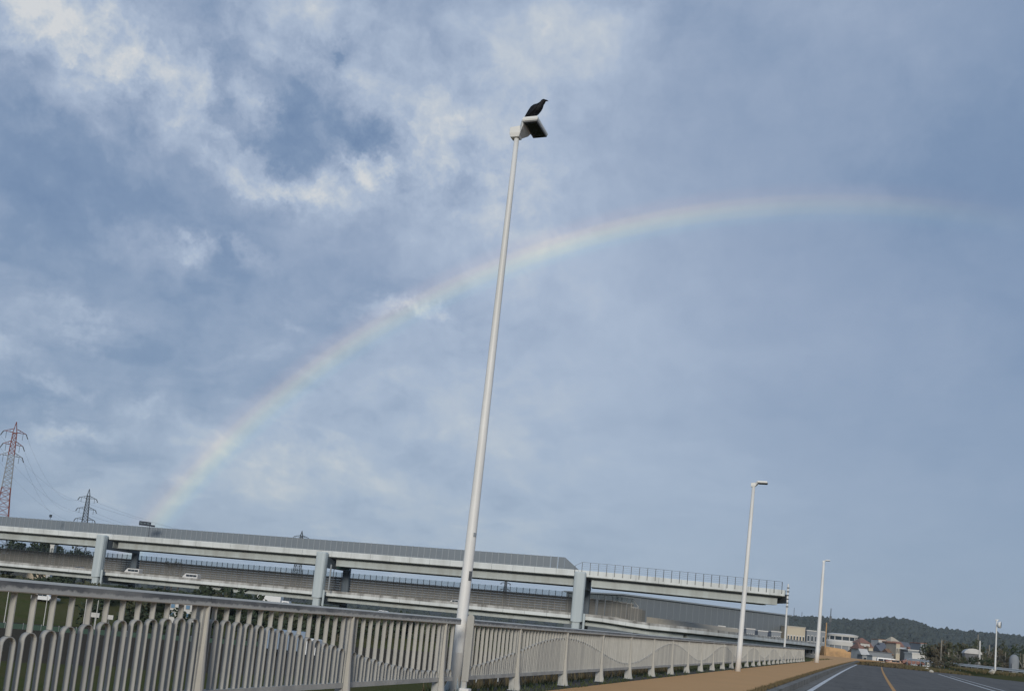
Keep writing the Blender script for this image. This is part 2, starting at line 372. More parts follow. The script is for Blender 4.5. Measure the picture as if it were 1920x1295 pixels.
xs = sorted(set([-6000, -4000, -2500, -1500, -1000, -700, -500, -400, -300] + list(range(-260, -20, 8)) + [i * .5 for i in range(-60, -8)] + list(range(-4, 60, 4)) + list(range(60, 140, 10)) + [200, 300, 500, 900, 1500, 2500, 4000, 6000]))
ys = sorted(set([-4000, -1500, -500, -200, -100, -50, -20] + list(range(-10, 260, 5)) + list(range(260, 420, 20)) + [450, 500, 600, 800, 1000, 1300, 1700, 2500, 4000, 8000]))
tb = MB(); nx = len(xs)
for y in ys:
    for x in xs: tb.v.append((x, y, terr(x, y)))
for j in range(len(ys) - 1):
    for i in range(nx - 1): tb.f.append((j * nx + i, j * nx + i + 1, (j + 1) * nx + i + 1, (j + 1) * nx + i))
gm = bpy.data.materials.new('ground_cover'); gm.use_nodes = True; t = NT(gm.node_tree); b = t.n['Principled BSDF']
pos = t.new('ShaderNodeNewGeometry').outputs['Position']; px_, py_, pz_ = t.sep(pos)
cc = t.m('ADD', t.m('MULTIPLY', px_, NRM.x), t.m('MULTIPLY', py_, NRM.y))
cc = t.m('ADD', cc, t.m('MULTIPLY', t.m('SUBTRACT', t.noise(pos, .12, 4).outputs['Fac'], .5), 10))
gn = t.noise(pos, .9, 6, .7); gb = t.noise(pos, .16, 6, .7)
grass = t.mix(gn.outputs['Fac'], (.040, .056, .018), (.105, .115, .045)); grass = t.mix(t.m('MULTIPLY', t.ramp(gb.outputs['Fac'], [(.38, 0.), (.62, 1.)]), .7), grass, (.10, .085, .045))
yard = t.mix(gn.outputs['Fac'], (.052, .046, .036), (.088, .076, .058))
a70 = across(*gp(100, 74))
isy = t.m('MULTIPLY', t.m('GREATER_THAN', cc, a70), t.m('LESS_THAN', cc, a113 + 18))
isy = t.m('MULTIPLY', isy, t.m('LESS_THAN', pz_, -4.5)); isy = t.m('MULTIPLY', isy, t.m('LESS_THAN', px_, -20))
brown = t.mix(gn.outputs['Fac'], (.045, .038, .026), (.10, .082, .052))
top = t.m('MULTIPLY', t.m('GREATER_THAN', pz_, -.35), t.m('LESS_THAN', px_, 10))
c_ = t.mix(isy, grass, yard); c_ = t.mix(top, c_, brown)
t.l.new(c_, b.inputs['Base Color']); b.inputs['Roughness'].default_value = .95; b.inputs['Specular IOR Level'].default_value = 0.0
bn = t.new('ShaderNodeBump'); bn.inputs['Strength'].default_value = .6; bn.inputs['Distance'].default_value = .1
t.l.new(t.noise(pos, 3, 5, .7).outputs['Fac'], bn.inputs['Height']); t.l.new(bn.outputs[0], b.inputs['Normal'])
tag(tb.build('ground', gm, smooth=True), kind='structure')

def strip(name, x0, x1, z, m, y0=-12, y1=125, step=4, kind='structure', side=0):
    """ribbon following the road between lateral offsets x0,x1 (numbers or functions)"""
    mb = MB(); L = []; y = y0
    f0 = x0 if callable(x0) else (lambda y: x0); f1 = x1 if callable(x1) else (lambda y: x1)
    while y < y1 + 1e-6: L.append(y); y += step
    if L[-1] < y1: L.append(y1)
    if side:
        R = [[(f0(y) + offx(y), y, z - side), (f0(y) + offx(y), y, z), (f1(y) + offx(y), y, z), (f1(y) + offx(y), y, z - side)] for y in L]
        mb.rings(R, close=False)
    else:
        R = [[(f0(y) + offx(y), y, z), (f1(y) + offx(y), y, z)] for y in L]; mb.rings(R, close=False)
    mb.f = [tuple(reversed(f)) for f in mb.f]
    o = mb.build(name, m); return tag(o, kind=kind)
strip('road', -1.95, 16, 0.0, M['asph'], y1=118, side=.03)
def wedge(y): return 16 + max(0, y) * .15
strip('roadside_apron', 16.0, 34, -0.012, mat('gravel_apron', (.085, .083, .078), .95, .25, .8, bump=.6, bscale=10, dirt=(.12, .105, .08), dscale=.3, damt=.7), y1=107, side=.04)
# kerbside: gutter stone, planted strip, pavement, soil band under the railing
strip('gutter', -2.02, -1.72, .005, M['kerb'], y1=120, side=.02)
strip('kerb', -2.22, -2.02, .19, M['kerb'], y1=150, side=.2)
strip('planting_strip', -2.50, -2.22, .186, M['soil'], y1=150, side=.2)
strip('pavement', -4.92, -2.50, .195, M['walk'], y1=200, side=.2, step=5)
mb = MB()   # pavement widening beyond the railing
p1 = [(-4.84 + offx(84), 84), (-2.45 + offx(110), 150), (4.0, 206), (-9.0, 206), (-6.6, 150)]
mb.prism(p1, .05, .190, lambda u, v, h: (u, v, h)); tag(mb.build('pavement_end', M['walk']), kind='structure')
strip('soil_strip', -5.75, -4.92, .17, M['soil'], y1=160, side=.25)
strip('edge_line', -1.66, -1.50, .004, M['mark'], y1=116)
strip('centre_line', .98, 1.12, .004, M['omark'], y1=116)
strip('right_edge_line', 6.25, 6.42, .004, M['mark'], y1=104)
strip('shoulder_line', 7.05, 7.17, .004, M['mark'], y1=100)

# ------------------------------------------------------------------ hills with forest
RID = [(-300, 1040), (300, 1080), (700, 1122), (1100, 1160), (1300, 1164), (1400, 1160), (1480, 1157), (1520, 1158), (1560, 1163), (1600, 1165), (1625, 1163), (1665, 1160), (1700, 1163), (1722, 1171), (1750, 1180), (1800, 1184), (1860, 1190), (1920, 1195), (2050, 1205), (2300, 1220)]
HD = 1500.0
def ridge(px):
    for (a, za), (c, zc) in zip(RID, RID[1:]):
        if a <= px <= c:
            u = (px - a) / (c - a); return za + (zc - za) * u
    return RID[-1][1]
hb = MB(); cols = list(range(-300, 2301, 20)); rows = [(900, 0), (1050, .12), (1200, .42), (1350, .8), (1500, 1.0), (1700, .95), (2000, .5), (2600, 0)]
for D, k in rows:
    for px in cols:
        g = gp(px, D); ztop = max(6, zat(px, ridge(px), HD)) - 5
        hb.v.append((g.x, g.y, -5 + (ztop + 5) * k + (math.sin(px * .05 + D) * 2 * k)))
nc = len(cols)
for j in range(len(rows) - 1):
    for i in range(nc - 1): hb.f.append((j * nc + i, j * nc + i + 1, (j + 1) * nc + i + 1, (j + 1) * nc + i))
tag(hb.build('hills', mat('hill_floor', (.035, .042, .035), .95, .3, .02), smooth=True), kind='structure')
fb_ = MB()
def clump(mb, c, r, hr, seg=6):
    rr = []
    for k, (zz_, q) in enumerate(((-.8, .45), (-.25, .95), (.3, .85), (.75, .45), (1.0, .08))):
        rr.append([(c[0] + math.cos(a) * r * q * random.uniform(.75, 1.2), c[1] + math.sin(a) * r * q * random.uniform(.75, 1.2), c[2] + zz_ * hr * random.uniform(.9, 1.1)) for a in [2 * math.pi * i / seg + k for i in range(seg)]])
    mb.rings(rr, caps=False)
def hz(px, D):
    ztop = max(6, zat(px, ridge(px), HD)) - 5
    for (d0, k0), (d1, k1) in zip(rows, rows[1:]):
        if d0 <= D <= d1:
            u = (D - d0) / (d1 - d0); return -5 + (ztop + 5) * (k0 + (k1 - k0) * u)
    return -5
for i in range(5200):
    px = random.uniform(1430, 2050) if i < 4300 else random.uniform(0, 1430)
    D = random.choice([random.uniform(920, 1520), random.uniform(1300, 1520)])
    g = gp(px, D); r = random.uniform(3.5, 8)
    clump(fb_, (g.x, g.y, hz(px, D) + 1.5), r, r * random.uniform(.8, 1.3), 5)
tag(fb_.build('forest', M['forest']), 'dark wooded hillside covered in dense tree crowns along the horizon', 'forest', kind='stuff')

# ------------------------------------------------------------------ railing
FX = -5.25; LP = 2.579; Y0 = 14.32
ZB, ZBR0, ZBR1, ZTR0, ZTR1 = .19, .41, .465, 1.175, 1.262
YP = {-5: 1.80, -4: 4.18, -3: 6.56, -2: 8.98, -1: 11.42}
for _i in range(0, 40): YP[_i] = Y0 + LP * _i
def bay(y):
    for i in range(-5, 39):
        if YP[i] <= y <= YP[i + 1]: return i + (y - YP[i]) / (YP[i + 1] - YP[i])
    return -5
def fpt(y, dx=0, z=0): return Vector((FX + offx(y) + dx, y, z))
hoop_cache = {}
W2 = .052; TH = .006; DP = .024
def hoop_mesh(h):
    k = round(h, 2)
    if k in hoop_cache: return hoop_cache[k]
    top = k - W2
    path_o = [(-W2, 0), (-W2, top)] + [(-W2 * math.cos(a), top + W2 * math.sin(a)) for a in [math.pi * i / 8 for i in range(1, 8)]] + [(W2, top), (W2, 0)]
    r = W2 - TH
    path_i = [(-r, 0), (-r, top)] + [(-r * math.cos(a), top + r * math.sin(a)) for a in [math.pi * i / 8 for i in range(1, 8)]] + [(r, top), (r, 0)]
    mb = MB(); R = []
    for (yo, zo), (yi, zi) in zip(path_o, path_i):
        R.append([(-DP, yo, zo), (DP, yo, zo), (DP, yi, zi), (-DP, yi, zi)])
    mb.rings(R)
    hoop_cache[k] = mb.mesh('hoop', M['hoop']); return hoop_cache[k]
slat_cache = {}
def slat_mesh(h):
    k = round(h, 2)
    if k not in slat_cache:
        slat_cache[k] = MB().box((0, 0, k / 2), (DP, .0045, k / 2)).mesh('slat', M['fence'])
    return slat_cache[k]
def post_meshes():
    a = MB().box((-.02, 0, (ZTR0 - ZB) / 2), (.045, .045, (ZTR0 - ZB) / 2)).mesh('post', M['post'])
    R = []
    H_ = ZTR0 - ZB - .01
    for k in range(9):
        u = k / 8; z = .012 + H_ * (1 - u)
        ww = .012 + .026 * u ** 1.3; pr = .030 + .05 * (u ** 2) + (.022 * max(0, (u - .85) / .15))
        R.append([(.0255, -ww, z), (.0255 + pr * .9, -ww * .8, z), (.0255 + pr, 0, z), (.0255 + pr * .9, ww * .8, z), (.0255, ww, z)])
    c = MB().rings(R).mesh('fin', M['fence'])
    d = MB().box((.02, 0, .006), (.10, .06, .006)).mesh('base_plate', M['steel'])
    return a, c, d
PM = post_meshes()
def railing(root, ya, yb, post_ids, far_limit):
    spans = []
    bounds = sorted([YP[i] for i in post_ids] + [ya, yb]); bounds = [q for i, q in enumerate(bounds) if i == 0 or q - bounds[i - 1] > .2]
    near, far = [], []
    for y0, y1 in zip(bounds, bounds[1:]):
        L = y1 - y0; n = max(1, round((L - .10) / .166)); p = (L - .10) / n
        for k in range(n):
            y = y0 + .05 + p * (k + .5); idx = bay(y)
            frac = .49 + .36 * math.cos((idx - 1) * math.pi / 2)
            zt = ZBR1 + (ZTR0 - ZBR1) * frac
            near.append((hoop_mesh(zt - ZBR1), fpt(y, 0, ZBR1), slat_mesh(ZTR0 - zt + .002), fpt(y, 0, zt - .002)))
        a0 = fpt(y0); a1 = fpt(y1); d = (a1 - a0).normalized(); nn = Vector((d.y, -d.x, 0)); mid = (a0 + a1) / 2; hl = (a1 - a0).length / 2
        zc = (ZTR0 + ZTR1) / 2; hz_ = (ZTR1 - ZTR0) / 2
        prof = [(-.05, -hz_), (.050, -hz_), (.056, -hz_ * .85), (.056, hz_ * .62), (.042, hz_), (-.042, hz_), (-.05, hz_ * .7)]
        mb = MB().rings([[mid + d * s * (hl - .002) + nn * u + Vector((0, 0, zc + v)) for u, v in prof] for s in (-1, 1)])
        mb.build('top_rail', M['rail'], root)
        MB().box(mid + Vector((0, 0, (ZBR0 + ZBR1) / 2)), (hl - .046, .028, (ZBR1 - ZBR0) / 2), (d, nn, Vector((0, 0, 1)))).build('bottom_rail', M['post'], root)
    for i in post_ids:
        y = YP[i]; p = fpt(y, 0, ZB)
        o = inst(PM[0], 'post', root, p); inst(PM[1], 'fin', o); inst(PM[2], 'base_plate', o)
    hs, ss = [], []
    for k, (hm, hp, sm, sp) in enumerate(near):
        if k < far_limit:
            inst(hm, 'hoop', root, hp); inst(sm, 'slat', root, sp)
        else: hs.append((hm, hp, 0)); ss.append((sm, sp, 0))
    if hs:
        join_objs(hs, 'hoop', root, M['hoop']); join_objs(ss, 'slat', root, M['fence'])
railA = thing('railing', 'grey metal railing on the left, ending at the lamp post with the bird', 'railing', fpt(4, 0, 0))
railA.location = (0, 0, 0)
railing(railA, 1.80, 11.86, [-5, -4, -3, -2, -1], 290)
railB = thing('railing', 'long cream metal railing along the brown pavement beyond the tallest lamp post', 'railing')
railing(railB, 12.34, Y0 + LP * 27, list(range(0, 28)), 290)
# rounded end plates either side of the lamp post gap
def end_plate(root, y, tall):
    pts = [(-.05, ZB + .2), (.055, ZB + .2)] + [(.0025 + .0525 * math.cos(a), tall - .05 + .05 * math.sin(a)) for a in [math.pi * i / 8 for i in range(9)]]
    MB().prism(pts, -.006, .006, lambda u, v, h: fpt(y + h, u, v)).build('end_plate', M['fence'], root)
    o = MB().box(fpt(y + .03, -.01, (ZB + ZTR0) / 2), (.03, .022, (ZTR0 - ZB) / 2)).build('end_post', M['post'], root)
    MB().box(fpt(y + .03, .01, ZB + .05), (.07, .05, .05)).build('end_foot', M['lampwhite'], o)
end_plate(railB, 12.31, 1.33)

# ------------------------------------------------------------------ street lamps
def street_lamp(name, x, y, z0, ztop, r0, r1, hx, hy, label, small=False, rz=0, lean=0.0):
    root = thing(name, label, 'street lamp', (x, y, z0), rz, 'white street lamps'); root.rotation_euler[1] = lean
    H_ = ztop - z0
    R = []
    for k in range(9):
        u = k / 8; r = r0 + (r1 - r0) * u; R.append([(r * math.cos(a), r * math.sin(a), u * H_) for a in [2 * math.pi * i / 20 for i in range(20)]])
    MB().rings(R).build('pole', M['white'], root, smooth=True)
    bp = MB().box((0, 0, .012), (r0 * 2.0, r0 * 2.0, .012)).build('base_plate', M['steel'], root)
    if not small:
        for sx_ in (-1, 1):
            for sy_ in (-1, 1):
                MB().bar((sx_ * r0 * 1.6, sy_ * r0 * 1.6, .024), (sx_ * r0 * 1.6, sy_ * r0 * 1.6, .075), .014, n=6).build('bolt', M['steel'], bp)
        for a in range(4):
            q = a * math.pi / 2 + math.pi / 4; c, s_ = math.cos(q), math.sin(q)
            MB().poly([(c * r0 * .9, s_ * r0 * .9, .024), (c * r0 * 2.3, s_ * r0 * 2.3, .024), (c * r0 * .9, s_ * r0 * .9, .3),
                       (c * r0 * .9 - s_ * .008, s_ * r0 * .9 + c * .008, .024), (c * r0 * 2.3 - s_ * .008, s_ * r0 * 2.3 + c * .008, .024), (c * r0 * .9 - s_ * .008, s_ * r0 * .9 + c * .008, .3)],
                      [(0, 1, 2), (5, 4, 3), (0, 3, 4, 1), (1, 4, 5, 2), (2, 5, 3, 0)]).build('gusset', M['pier'], bp)
    hz_ = H_
    if not small:
        def onpole(z, a, w_, h, name, m, pr=.004):
            rr = r0 + (r1 - r0) * z / H_; mb = MB(); k = 5
            R = [[((rr + d_) * math.cos(a + w_ * (i / k - .5) / rr), (rr + d_) * math.sin(a + w_ * (i / k - .5) / rr), z + q) for q, d_ in ((-h / 2, -.002), (-h / 2, pr), (h / 2, pr), (h / 2, -.002))] for i in range(k + 1)]
            return mb.rings(R).build(name, m, root)
        h_ = onpole(.85, -1.0, .10, .42, 'hatch', M['lampwhite'], .006)
        onpole(1.75, -.45, .055, .14, 'number_plate', M['dsteel'], .003)
        onpole(2.35, -.45, .05, .06, 'sticker', M['steel'], .003)

    # bracket: socket box on the pole, tapering neck, flat head with dark glass below
    MB().rings([[(-.085, -.06, hz_ - .03), (.055, -.06, hz_ - .03), (.055, .06, hz_ - .03), (-.085, .06, hz_ - .03)],
                [(-.10, -.075, hz_ + .03), (.075, -.075, hz_ + .03), (.075, .075, hz_ + .03), (-.10, .075, hz_ + .03)],
                [(-.10, -.075, hz_ + .125), (.075, -.075, hz_ + .14), (.075, .075, hz_ + .14), (-.10, .075, hz_ + .125)]]).build('bracket', M['lampwhite'], root, bevel=.008)
    MB().rings([[(.06, -.06, hz_ - .01), (.06, .06, hz_ - .01), (.06, .07, hz_ + .135), (.06, -.07, hz_ + .135)],
                [(.125, -hy * .36, hz_ + .06), (.125, hy * .36, hz_ + .06), (.125, hy * .42, hz_ + .19), (.125, -hy * .42, hz_ + .19)],
                [(.165, -hy * .44, hz_ + .125), (.165, hy * .44, hz_ + .125), (.165, hy * .46, hz_ + .205), (.165, -hy * .46, hz_ + .205)]]).build('neck', M['lampwhite'], root, bevel=.006)
    x0 = .15; x1 = x0 + hx
    ex = 0 if small else .10
    hd = MB().rings([[(x0, -hy / 2, hz_ + .135), (x1, -hy / 2, hz_ + .135), (x1, hy / 2 + ex, hz_ + .135), (x0, hy / 2 + ex, hz_ + .135)],
                     [(x0 - .01, -hy / 2 - .008, hz_ + .16), (x1 + .01, -hy / 2 - .008, hz_ + .16), (x1 + .01, hy / 2 + .008 + ex, hz_ + .16), (x0 - .01, hy / 2 + .008 + ex, hz_ + .16)],
                     [(x0, -hy / 2, hz_ + .20), (x1, -hy / 2, hz_ + .20), (x1, hy / 2 + ex, hz_ + .19), (x0, hy / 2 + ex, hz_ + .20)],
                     [(x0 + .04, -hy / 2 + .05, hz_ + .218), (x1 - .04, -hy / 2 + .05, hz_ + .218), (x1 - .04, hy / 2 - .05 + ex, hz_ + .218), (x0 + .04, hy / 2 - .05 + ex, hz_ + .218)]]).build('head', M['lampwhite'], root, bevel=.005)
    fr = MB().box(((x0 + x1) / 2, ex / 2, hz_ + .128), (hx / 2 - .004, hy / 2 + ex / 2 - .004, .012)).build('gasket', M['lampgrey'], hd)
    MB().box(((x0 + x1) / 2 + .008, ex / 2, hz_ + .112), (hx / 2 - .028, hy / 2 + ex / 2 - .03, .008)).build('glass', M['glassdark'], hd)
    return root
P1X = -5.47; LEAN = .0155
b1 = on_x(856, 1240, P1X); t1 = on_x(968, 258, P1X)
P1Y = b1.y
z1 = None
# height at which the pole top reaches photo row 258
lo, hi = 5.0, 12.0
def proj(p):
    c = ROT.transposed() @ (Vector(p) - Vector((0, 0, EYE))); s_ = -F / c.z; return (CX + c.x * s_, CY - c.y * s_)
for _ in range(40):
    z1 = (lo + hi) / 2
    if proj((P1X, P1Y, z1))[1] > 258: lo = z1
    else: hi = z1
street_lamp('street_lamp', P1X, P1Y, .13, z1, .088, .038, .23, .38, 'tallest white street lamp, in the railing gap, with a black bird on it', lean=LEAN)
def lamp_at(px, py, z, pytop):
    d = ROT @ cd(px, py); t_ = (z - EYE) / d.z; x, y = t_ * d.x, t_ * d.y
    lo, hi = 2.0, 20.0
    for _ in range(40):
        m_ = (lo + hi) / 2
        if proj((x, y, m_))[1] > pytop: lo = m_
        else: hi = m_
    return x, y, m_
def lamp_col(px, y, z, pytop):
    """lamp standing in the pavement edge at road distance y, photo column px"""
    lo, hi = -12., 8.
    for _ in range(40):
        x = (lo + hi) / 2
        if proj((x, y, z))[0] < px: lo = x
        else: hi = x
    lo, hi = 2.0, 20.0
    for _ in range(40):
        m_ = (lo + hi) / 2
        if proj((x, y, m_))[1] > pytop: lo = m_
        else: hi = m_
    return x, y, m_
x, y, zt = lamp_at(1383, 1260, .15, 911); street_lamp('street_lamp', x, y, .15, zt, .105, .062, .36, .30, 'second white street lamp, standing on the brown pavement in front of the railing', True, lean=.02)
x, y, zt = lamp_col(1531, 84, .15, 1053); street_lamp('street_lamp', x, y, .15, zt, .19, .10, .36, .30, 'third white street lamp, standing at the far end of the railing', True, lean=.015)
x, y, zt = lamp_col(1866, 124, .3, 1142)
x2 = gp(1866, 126)
street_lamp('street_lamp', x2.x, x2.y, .3, zt, .12, .08, .45, .45, 'distant white street lamp on the right, behind the guard rail', True, rz=math.radians(75))

cl_ = thing('floodlight', 'round pale floodlight clamped near the top of the distant right-hand lamp', 'floodlight', (x2.x, x2.y, zt - .5), math.radians(75))
MB().rings([[(q_ * math.cos(a), -.25 + v_, q_ * math.sin(a)) for a in [6.283 * i / 12 for i in range(12)]] for q_, v_ in ((.12, .2), (.42, .05), (.46, -.25), (.40, -.28))]).build('housing', M['lampwhite'], cl_, smooth=True)
MB().rings([[(.40 * math.cos(a), -.25 + v_, .40 * math.sin(a)) for a in [6.283 * i / 12 for i in range(12)]] for v_ in (-.282, -.30)]).build('lens', M['glassdark'], cl_)
MB().bar((0, 0, 0), (0, -.2, 0), .07, n=6).build('clamp', M['steel'], cl_)
# ------------------------------------------------------------------ crow on the first lamp
u = .00086
hx_, hy_ = P1X + .15, P1Y
crow = thing('crow', 'black crow perched on the head of the tallest street lamp', 'bird', (P1X + .165 + .15 + LEAN * (z1 + .1), P1Y - .13, z1 + .200), math.radians(-8))
sp = [(-262, -34, 5, 16), (-235, -24, 9, 24), (-190, 4, 18, 34), (-140, 34, 38, 48), (-90, 72, 62, 62), (-40, 108, 78, 72), (10, 140, 86, 76), (52, 176, 80, 70), (84, 208, 66, 60), (106, 236, 48, 48), (121, 256, 43, 42), (138, 274, 45, 42), (160, 283, 37, 34), (178, 284, 20, 19), (186, 283, 9, 9)]
R = []
for k, (cx_, cz_, rt, ry) in enumerate(sp):
    a = sp[max(0, k - 1)]; c = sp[min(len(sp) - 1, k + 1)]; d = Vector((c[0] - a[0], 0, c[1] - a[1])).normalized(); nrm = Vector((-d.z, 0, d.x))
    R.append([(Vector((cx_, 0, cz_)) + nrm * rt * math.cos(q) + Vector((0, 1, 0)) * ry * math.sin(q)) * u for q in [2 * math.pi * i / 18 for i in range(18)]])
MB().rings(R).build('body', M['black'], crow, smooth=True)
MB().rings([[Vector((cx_, math.cos(q) * r, cz_ + math.sin(q) * r * 1.2)) * u for q in [2 * math.pi * i / 8 for i in range(8)]] for cx_, cz_, r in ((172, 287, 17), (200, 283, 13), (222, 273, 8), (240, 262, 2))]).build('beak', M['beak'], crow, smooth=True)
for s_ in (-1, 1):
    wg = MB(); Rw = []
    for cx_, cz_, rt, off in ((-215, -6, 6, 26), (-150, 42, 26, 48), (-80, 92, 48, 66), (-20, 138, 58, 78), (30, 178, 44, 78), (62, 214, 14, 60)):
        d = Vector((.7, 0, .7)); nrm = Vector((-.66, 0, .75))
        Rw.append([(Vector((cx_, s_ * (off + 6 * math.sin(q)), cz_)) + nrm * rt * math.cos(q)) * u for q in [2 * math.pi * i / 10 for i in range(10)]])
    wg.rings(Rw).build('wing', M['black'], crow, smooth=True)
    MB().bar(Vector((10, s_ * 30, 62)) * u, Vector((14, s_ * 30, 2)) * u, .0045, n=6).build('leg', M['beak'], crow)
    f = MB()
    for dx in (-.5, 0, .5): f.bar(Vector((14, s_ * 30, 5)) * u, Vector((50, s_ * 30 + dx * 44, 3)) * u, .0035, .0015, n=5)
    f.bar(Vector((14, s_ * 30, 5)) * u, Vector((-16, s_ * 30, 3)) * u, .0035, .0015, n=5).build('foot', M['beak'], crow)
    MB().box(Vector((150, s_ * 37, 288)) * u, (.004, .0035, .004)).build('eye', M['glassdark'], crow)

# ------------------------------------------------------------------ viaduct
def path(cols):
    return [gp(px, D) for px, D in cols]
def cum(P_):
    s_ = [0]
    for a, c in zip(P_, P_[1:]): s_.append(s_[-1] + (c - a).length)
    return s_
class Path:
    def __init__(s, P_):
        # resample smoothly with Catmull-Rom
        Q = []
        for i in range(len(P_) - 1):
            p0 = P_[max(0, i - 1)]; p1 = P_[i]; p2 = P_[i + 1]; p3 = P_[min(len(P_) - 1, i + 2)]
            for k in range(8):
                t = k / 8; Q.append(.5 * ((2 * p1) + (p2 - p0) * t + (2 * p0 - 5 * p1 + 4 * p2 - p3) * t * t + (3 * p1 - p0 - 3 * p2 + p3) * t ** 3))
        Q.append(P_[-1]); s.P = Q; s.S = cum(Q); s.L = s.S[-1]
    def pt(s, d, n=0):
        d = min(max(d, 0), s.L - 1e-4); i = 0
        while s.S[i + 1] < d: i += 1
        u_ = (d - s.S[i]) / (s.S[i + 1] - s.S[i]); p = s.P[i].lerp(s.P[i + 1], u_)
        a = s.P[max(0, i - 1)]; b_ = s.P[min(len(s.P) - 1, i + 2)]; t = (b_ - a).normalized(); nr = Vector((-t.y, t.x))
        return p + nr * n, t, nr
    def near_px(s, px, n=0):
        lo, hi = 0, s.L
        for _ in range(40):
            m_ = (lo + hi) / 2; p, _, _ = s.pt(m_, n)
            if proj((p.x, p.y, EYE))[0] < px: lo = m_
            else: hi = m_
        return lo
def inv(px): return 1 / (.003861 + px * 8.38e-7)
UP = Path(path([(px, inv(px)) for px in (-260, -100, 60, 220, 380, 540, 700, 860, 1000, 1085)] + [(1180, 209), (1300, 210), (1400, 211), (1469, 212)]))
LOWP = Path(path([(px, inv(px)) for px in (-260, -100, 60, 220, 380, 540, 700, 860, 1000, 1085)] + [(1150, 207), (1220, 206), (1300, 212), (1380, 232), (1460, 268), (1530, 335), (1560, 400)]))
lz_s0 = LOWP.near_px(1090); lz_s1 = LOWP.near_px(1230)
def lowz(d): return -.75 * smooth(lz_s0, lz_s1, d)
def sweep(P_, prof, d0, d1, zf=None, step=8):
    R = []; n = max(1, int((d1 - d0) / step))
    for i in range(n + 1):
        d = d0 + (d1 - d0) * i / n; dz = zf(d) if zf else 0
        R.append([(P_.pt(d, q)[0].x, P_.pt(d, q)[0].y, z + dz) for q, z in prof])
    return MB().rings(R)
def rect(n0, n1, z0, z1): return [(n0, z0), (n1, z0), (n1, z1), (n0, z1)]
via = thing('viaduct', 'long double-deck grey expressway viaduct crossing behind the railing', 'viaduct')
# upper deck
segs = [UP.near_px(px) for px in (-250, 200, 612, 1098, 1468)]
for a, c in zip(segs, segs[1:]):
    q_ = a
    while q_ < c - .5:
        e_ = min(q_ + 5.2, c); sweep(UP, [(0, 12.62), (.4, 12.45), (.4, 14.0), (.04, 14.0), (0, 13.9)], q_, e_ - .06).build('parapet', M['conc_l'], via); q_ = e_
    sweep(UP, rect(12, 12.4, 12.45, 14.1), a, c - .06).build('parapet', M['conc_l'], via)
    sweep(UP, [(.4, 12.45), (1.9, 12.1), (10.5, 12.1), (12, 12.45), (12, 12.8), (.4, 12.8)], a, c - .06).build('deck', M['soffit_shade'], via)
    for n0 in (1.9, 8.4):
        sweep(UP, [(n0, 12.098), (n0, 10.62), (n0 - .12, 10.618), (n0 - .12, 10.5), (n0 + 2.2, 10.5), (n0 + 2.2, 12.098)], a + .4, c - 1.2).build('girder', M['girder'], via)
# lower deck
segsl = [LOWP.near_px(px) for px in (-250, 190, 602, 1087, 1300, 1555)]
for a, c in zip(segsl, segsl[1:]):
    q_ = a
    while q_ < c - .5:
        e_ = min(q_ + 5.2, c)
        sweep(LOWP, [(0, 3.0), (.4, 2.85), (.4, 3.75), (0, 3.75)], q_, e_ - .06, lowz, 5).build('parapet', M['conc_l'], via)
        sweep(LOWP, [(.03, 3.753), (.4, 3.753), (.4, 4.32), (.10, 4.32)], q_, e_ - .04, lowz, 5).build('parapet_coping', M['conc_d'], via); q_ = e_
    sweep(LOWP, [(.4, 2.85), (1.9, 2.6), (12.2, 2.6), (13.6, 2.85), (13.6, 3.2), (.4, 3.2)], a, c - .06, lowz, 5).build('deck', M['soffit_shade'], via)
    sweep(LOWP, rect(13.6, 14.0, 2.85, 4.5), a, c - .06, lowz, 5).build('parapet', M['conc_d'], via)
    for n0 in (1.9, 9.4):
        sweep(LOWP, rect(n0, n0 + 2.2, 1.72, 2.598), a + .4, c - 1.2, lowz, 5).build('girder', M['girder'], via)
# upper noise barrier: one panel and one post per bay
PW = 1.65
d = UP.near_px(-200, 12.2); dend = UP.near_px(1046, 12.2)
pm = MB().box((0, 0, .42), (PW / 2 - .05, .03, .40)).box((0, 0, 2.15), (PW / 2 - .05, .03, 1.28)).mesh('barrier_panel', M['barrier'])
rm = MB().box((0, 0, .855), (PW / 2 - .045, .045, .028)).mesh('barrier_rail', M['barpost'])
qm = MB().box((0, -.03, 1.75), (.075, .09, 1.75)).mesh('barrier_post', M['barpost'])
ub = thing('noise_barrier', 'blue grey noise barrier of tall sheets along the far edge of the upper deck', 'noise barrier')
while d < dend:
    p, t, nr = UP.pt(d, 12.2); rz = math.atan2(t.y, t.x)
    o = inst(pm, 'panel', ub, (p.x, p.y, 14.1), rz); inst(rm, 'rail', o)
    q, t2, _ = UP.pt(d - PW / 2, 12.2); inst(qm, 'post', ub, (q.x, q.y, 14.1), rz)
    d += PW
dd = d - PW / 2
q0, t, nr = UP.pt(dd, 12.2); q1, _, _ = UP.pt(UP.near_px(1083, 12.2), 12.2)
mb = MB(); n3 = Vector((nr.x, nr.y, 0)) * .03
A = Vector((q0.x, q0.y, 14.1)); B = Vector((q1.x, q1.y, 14.1)); C = Vector((q0.x, q0.y, 17.55))
mb.poly([A - n3, B - n3, C - n3, A + n3, B + n3, C + n3], [(0, 1, 2), (5, 4, 3), (0, 3, 4, 1), (1, 4, 5, 2), (2, 5, 3, 0)]).build('end_panel', M['barrier'], ub)
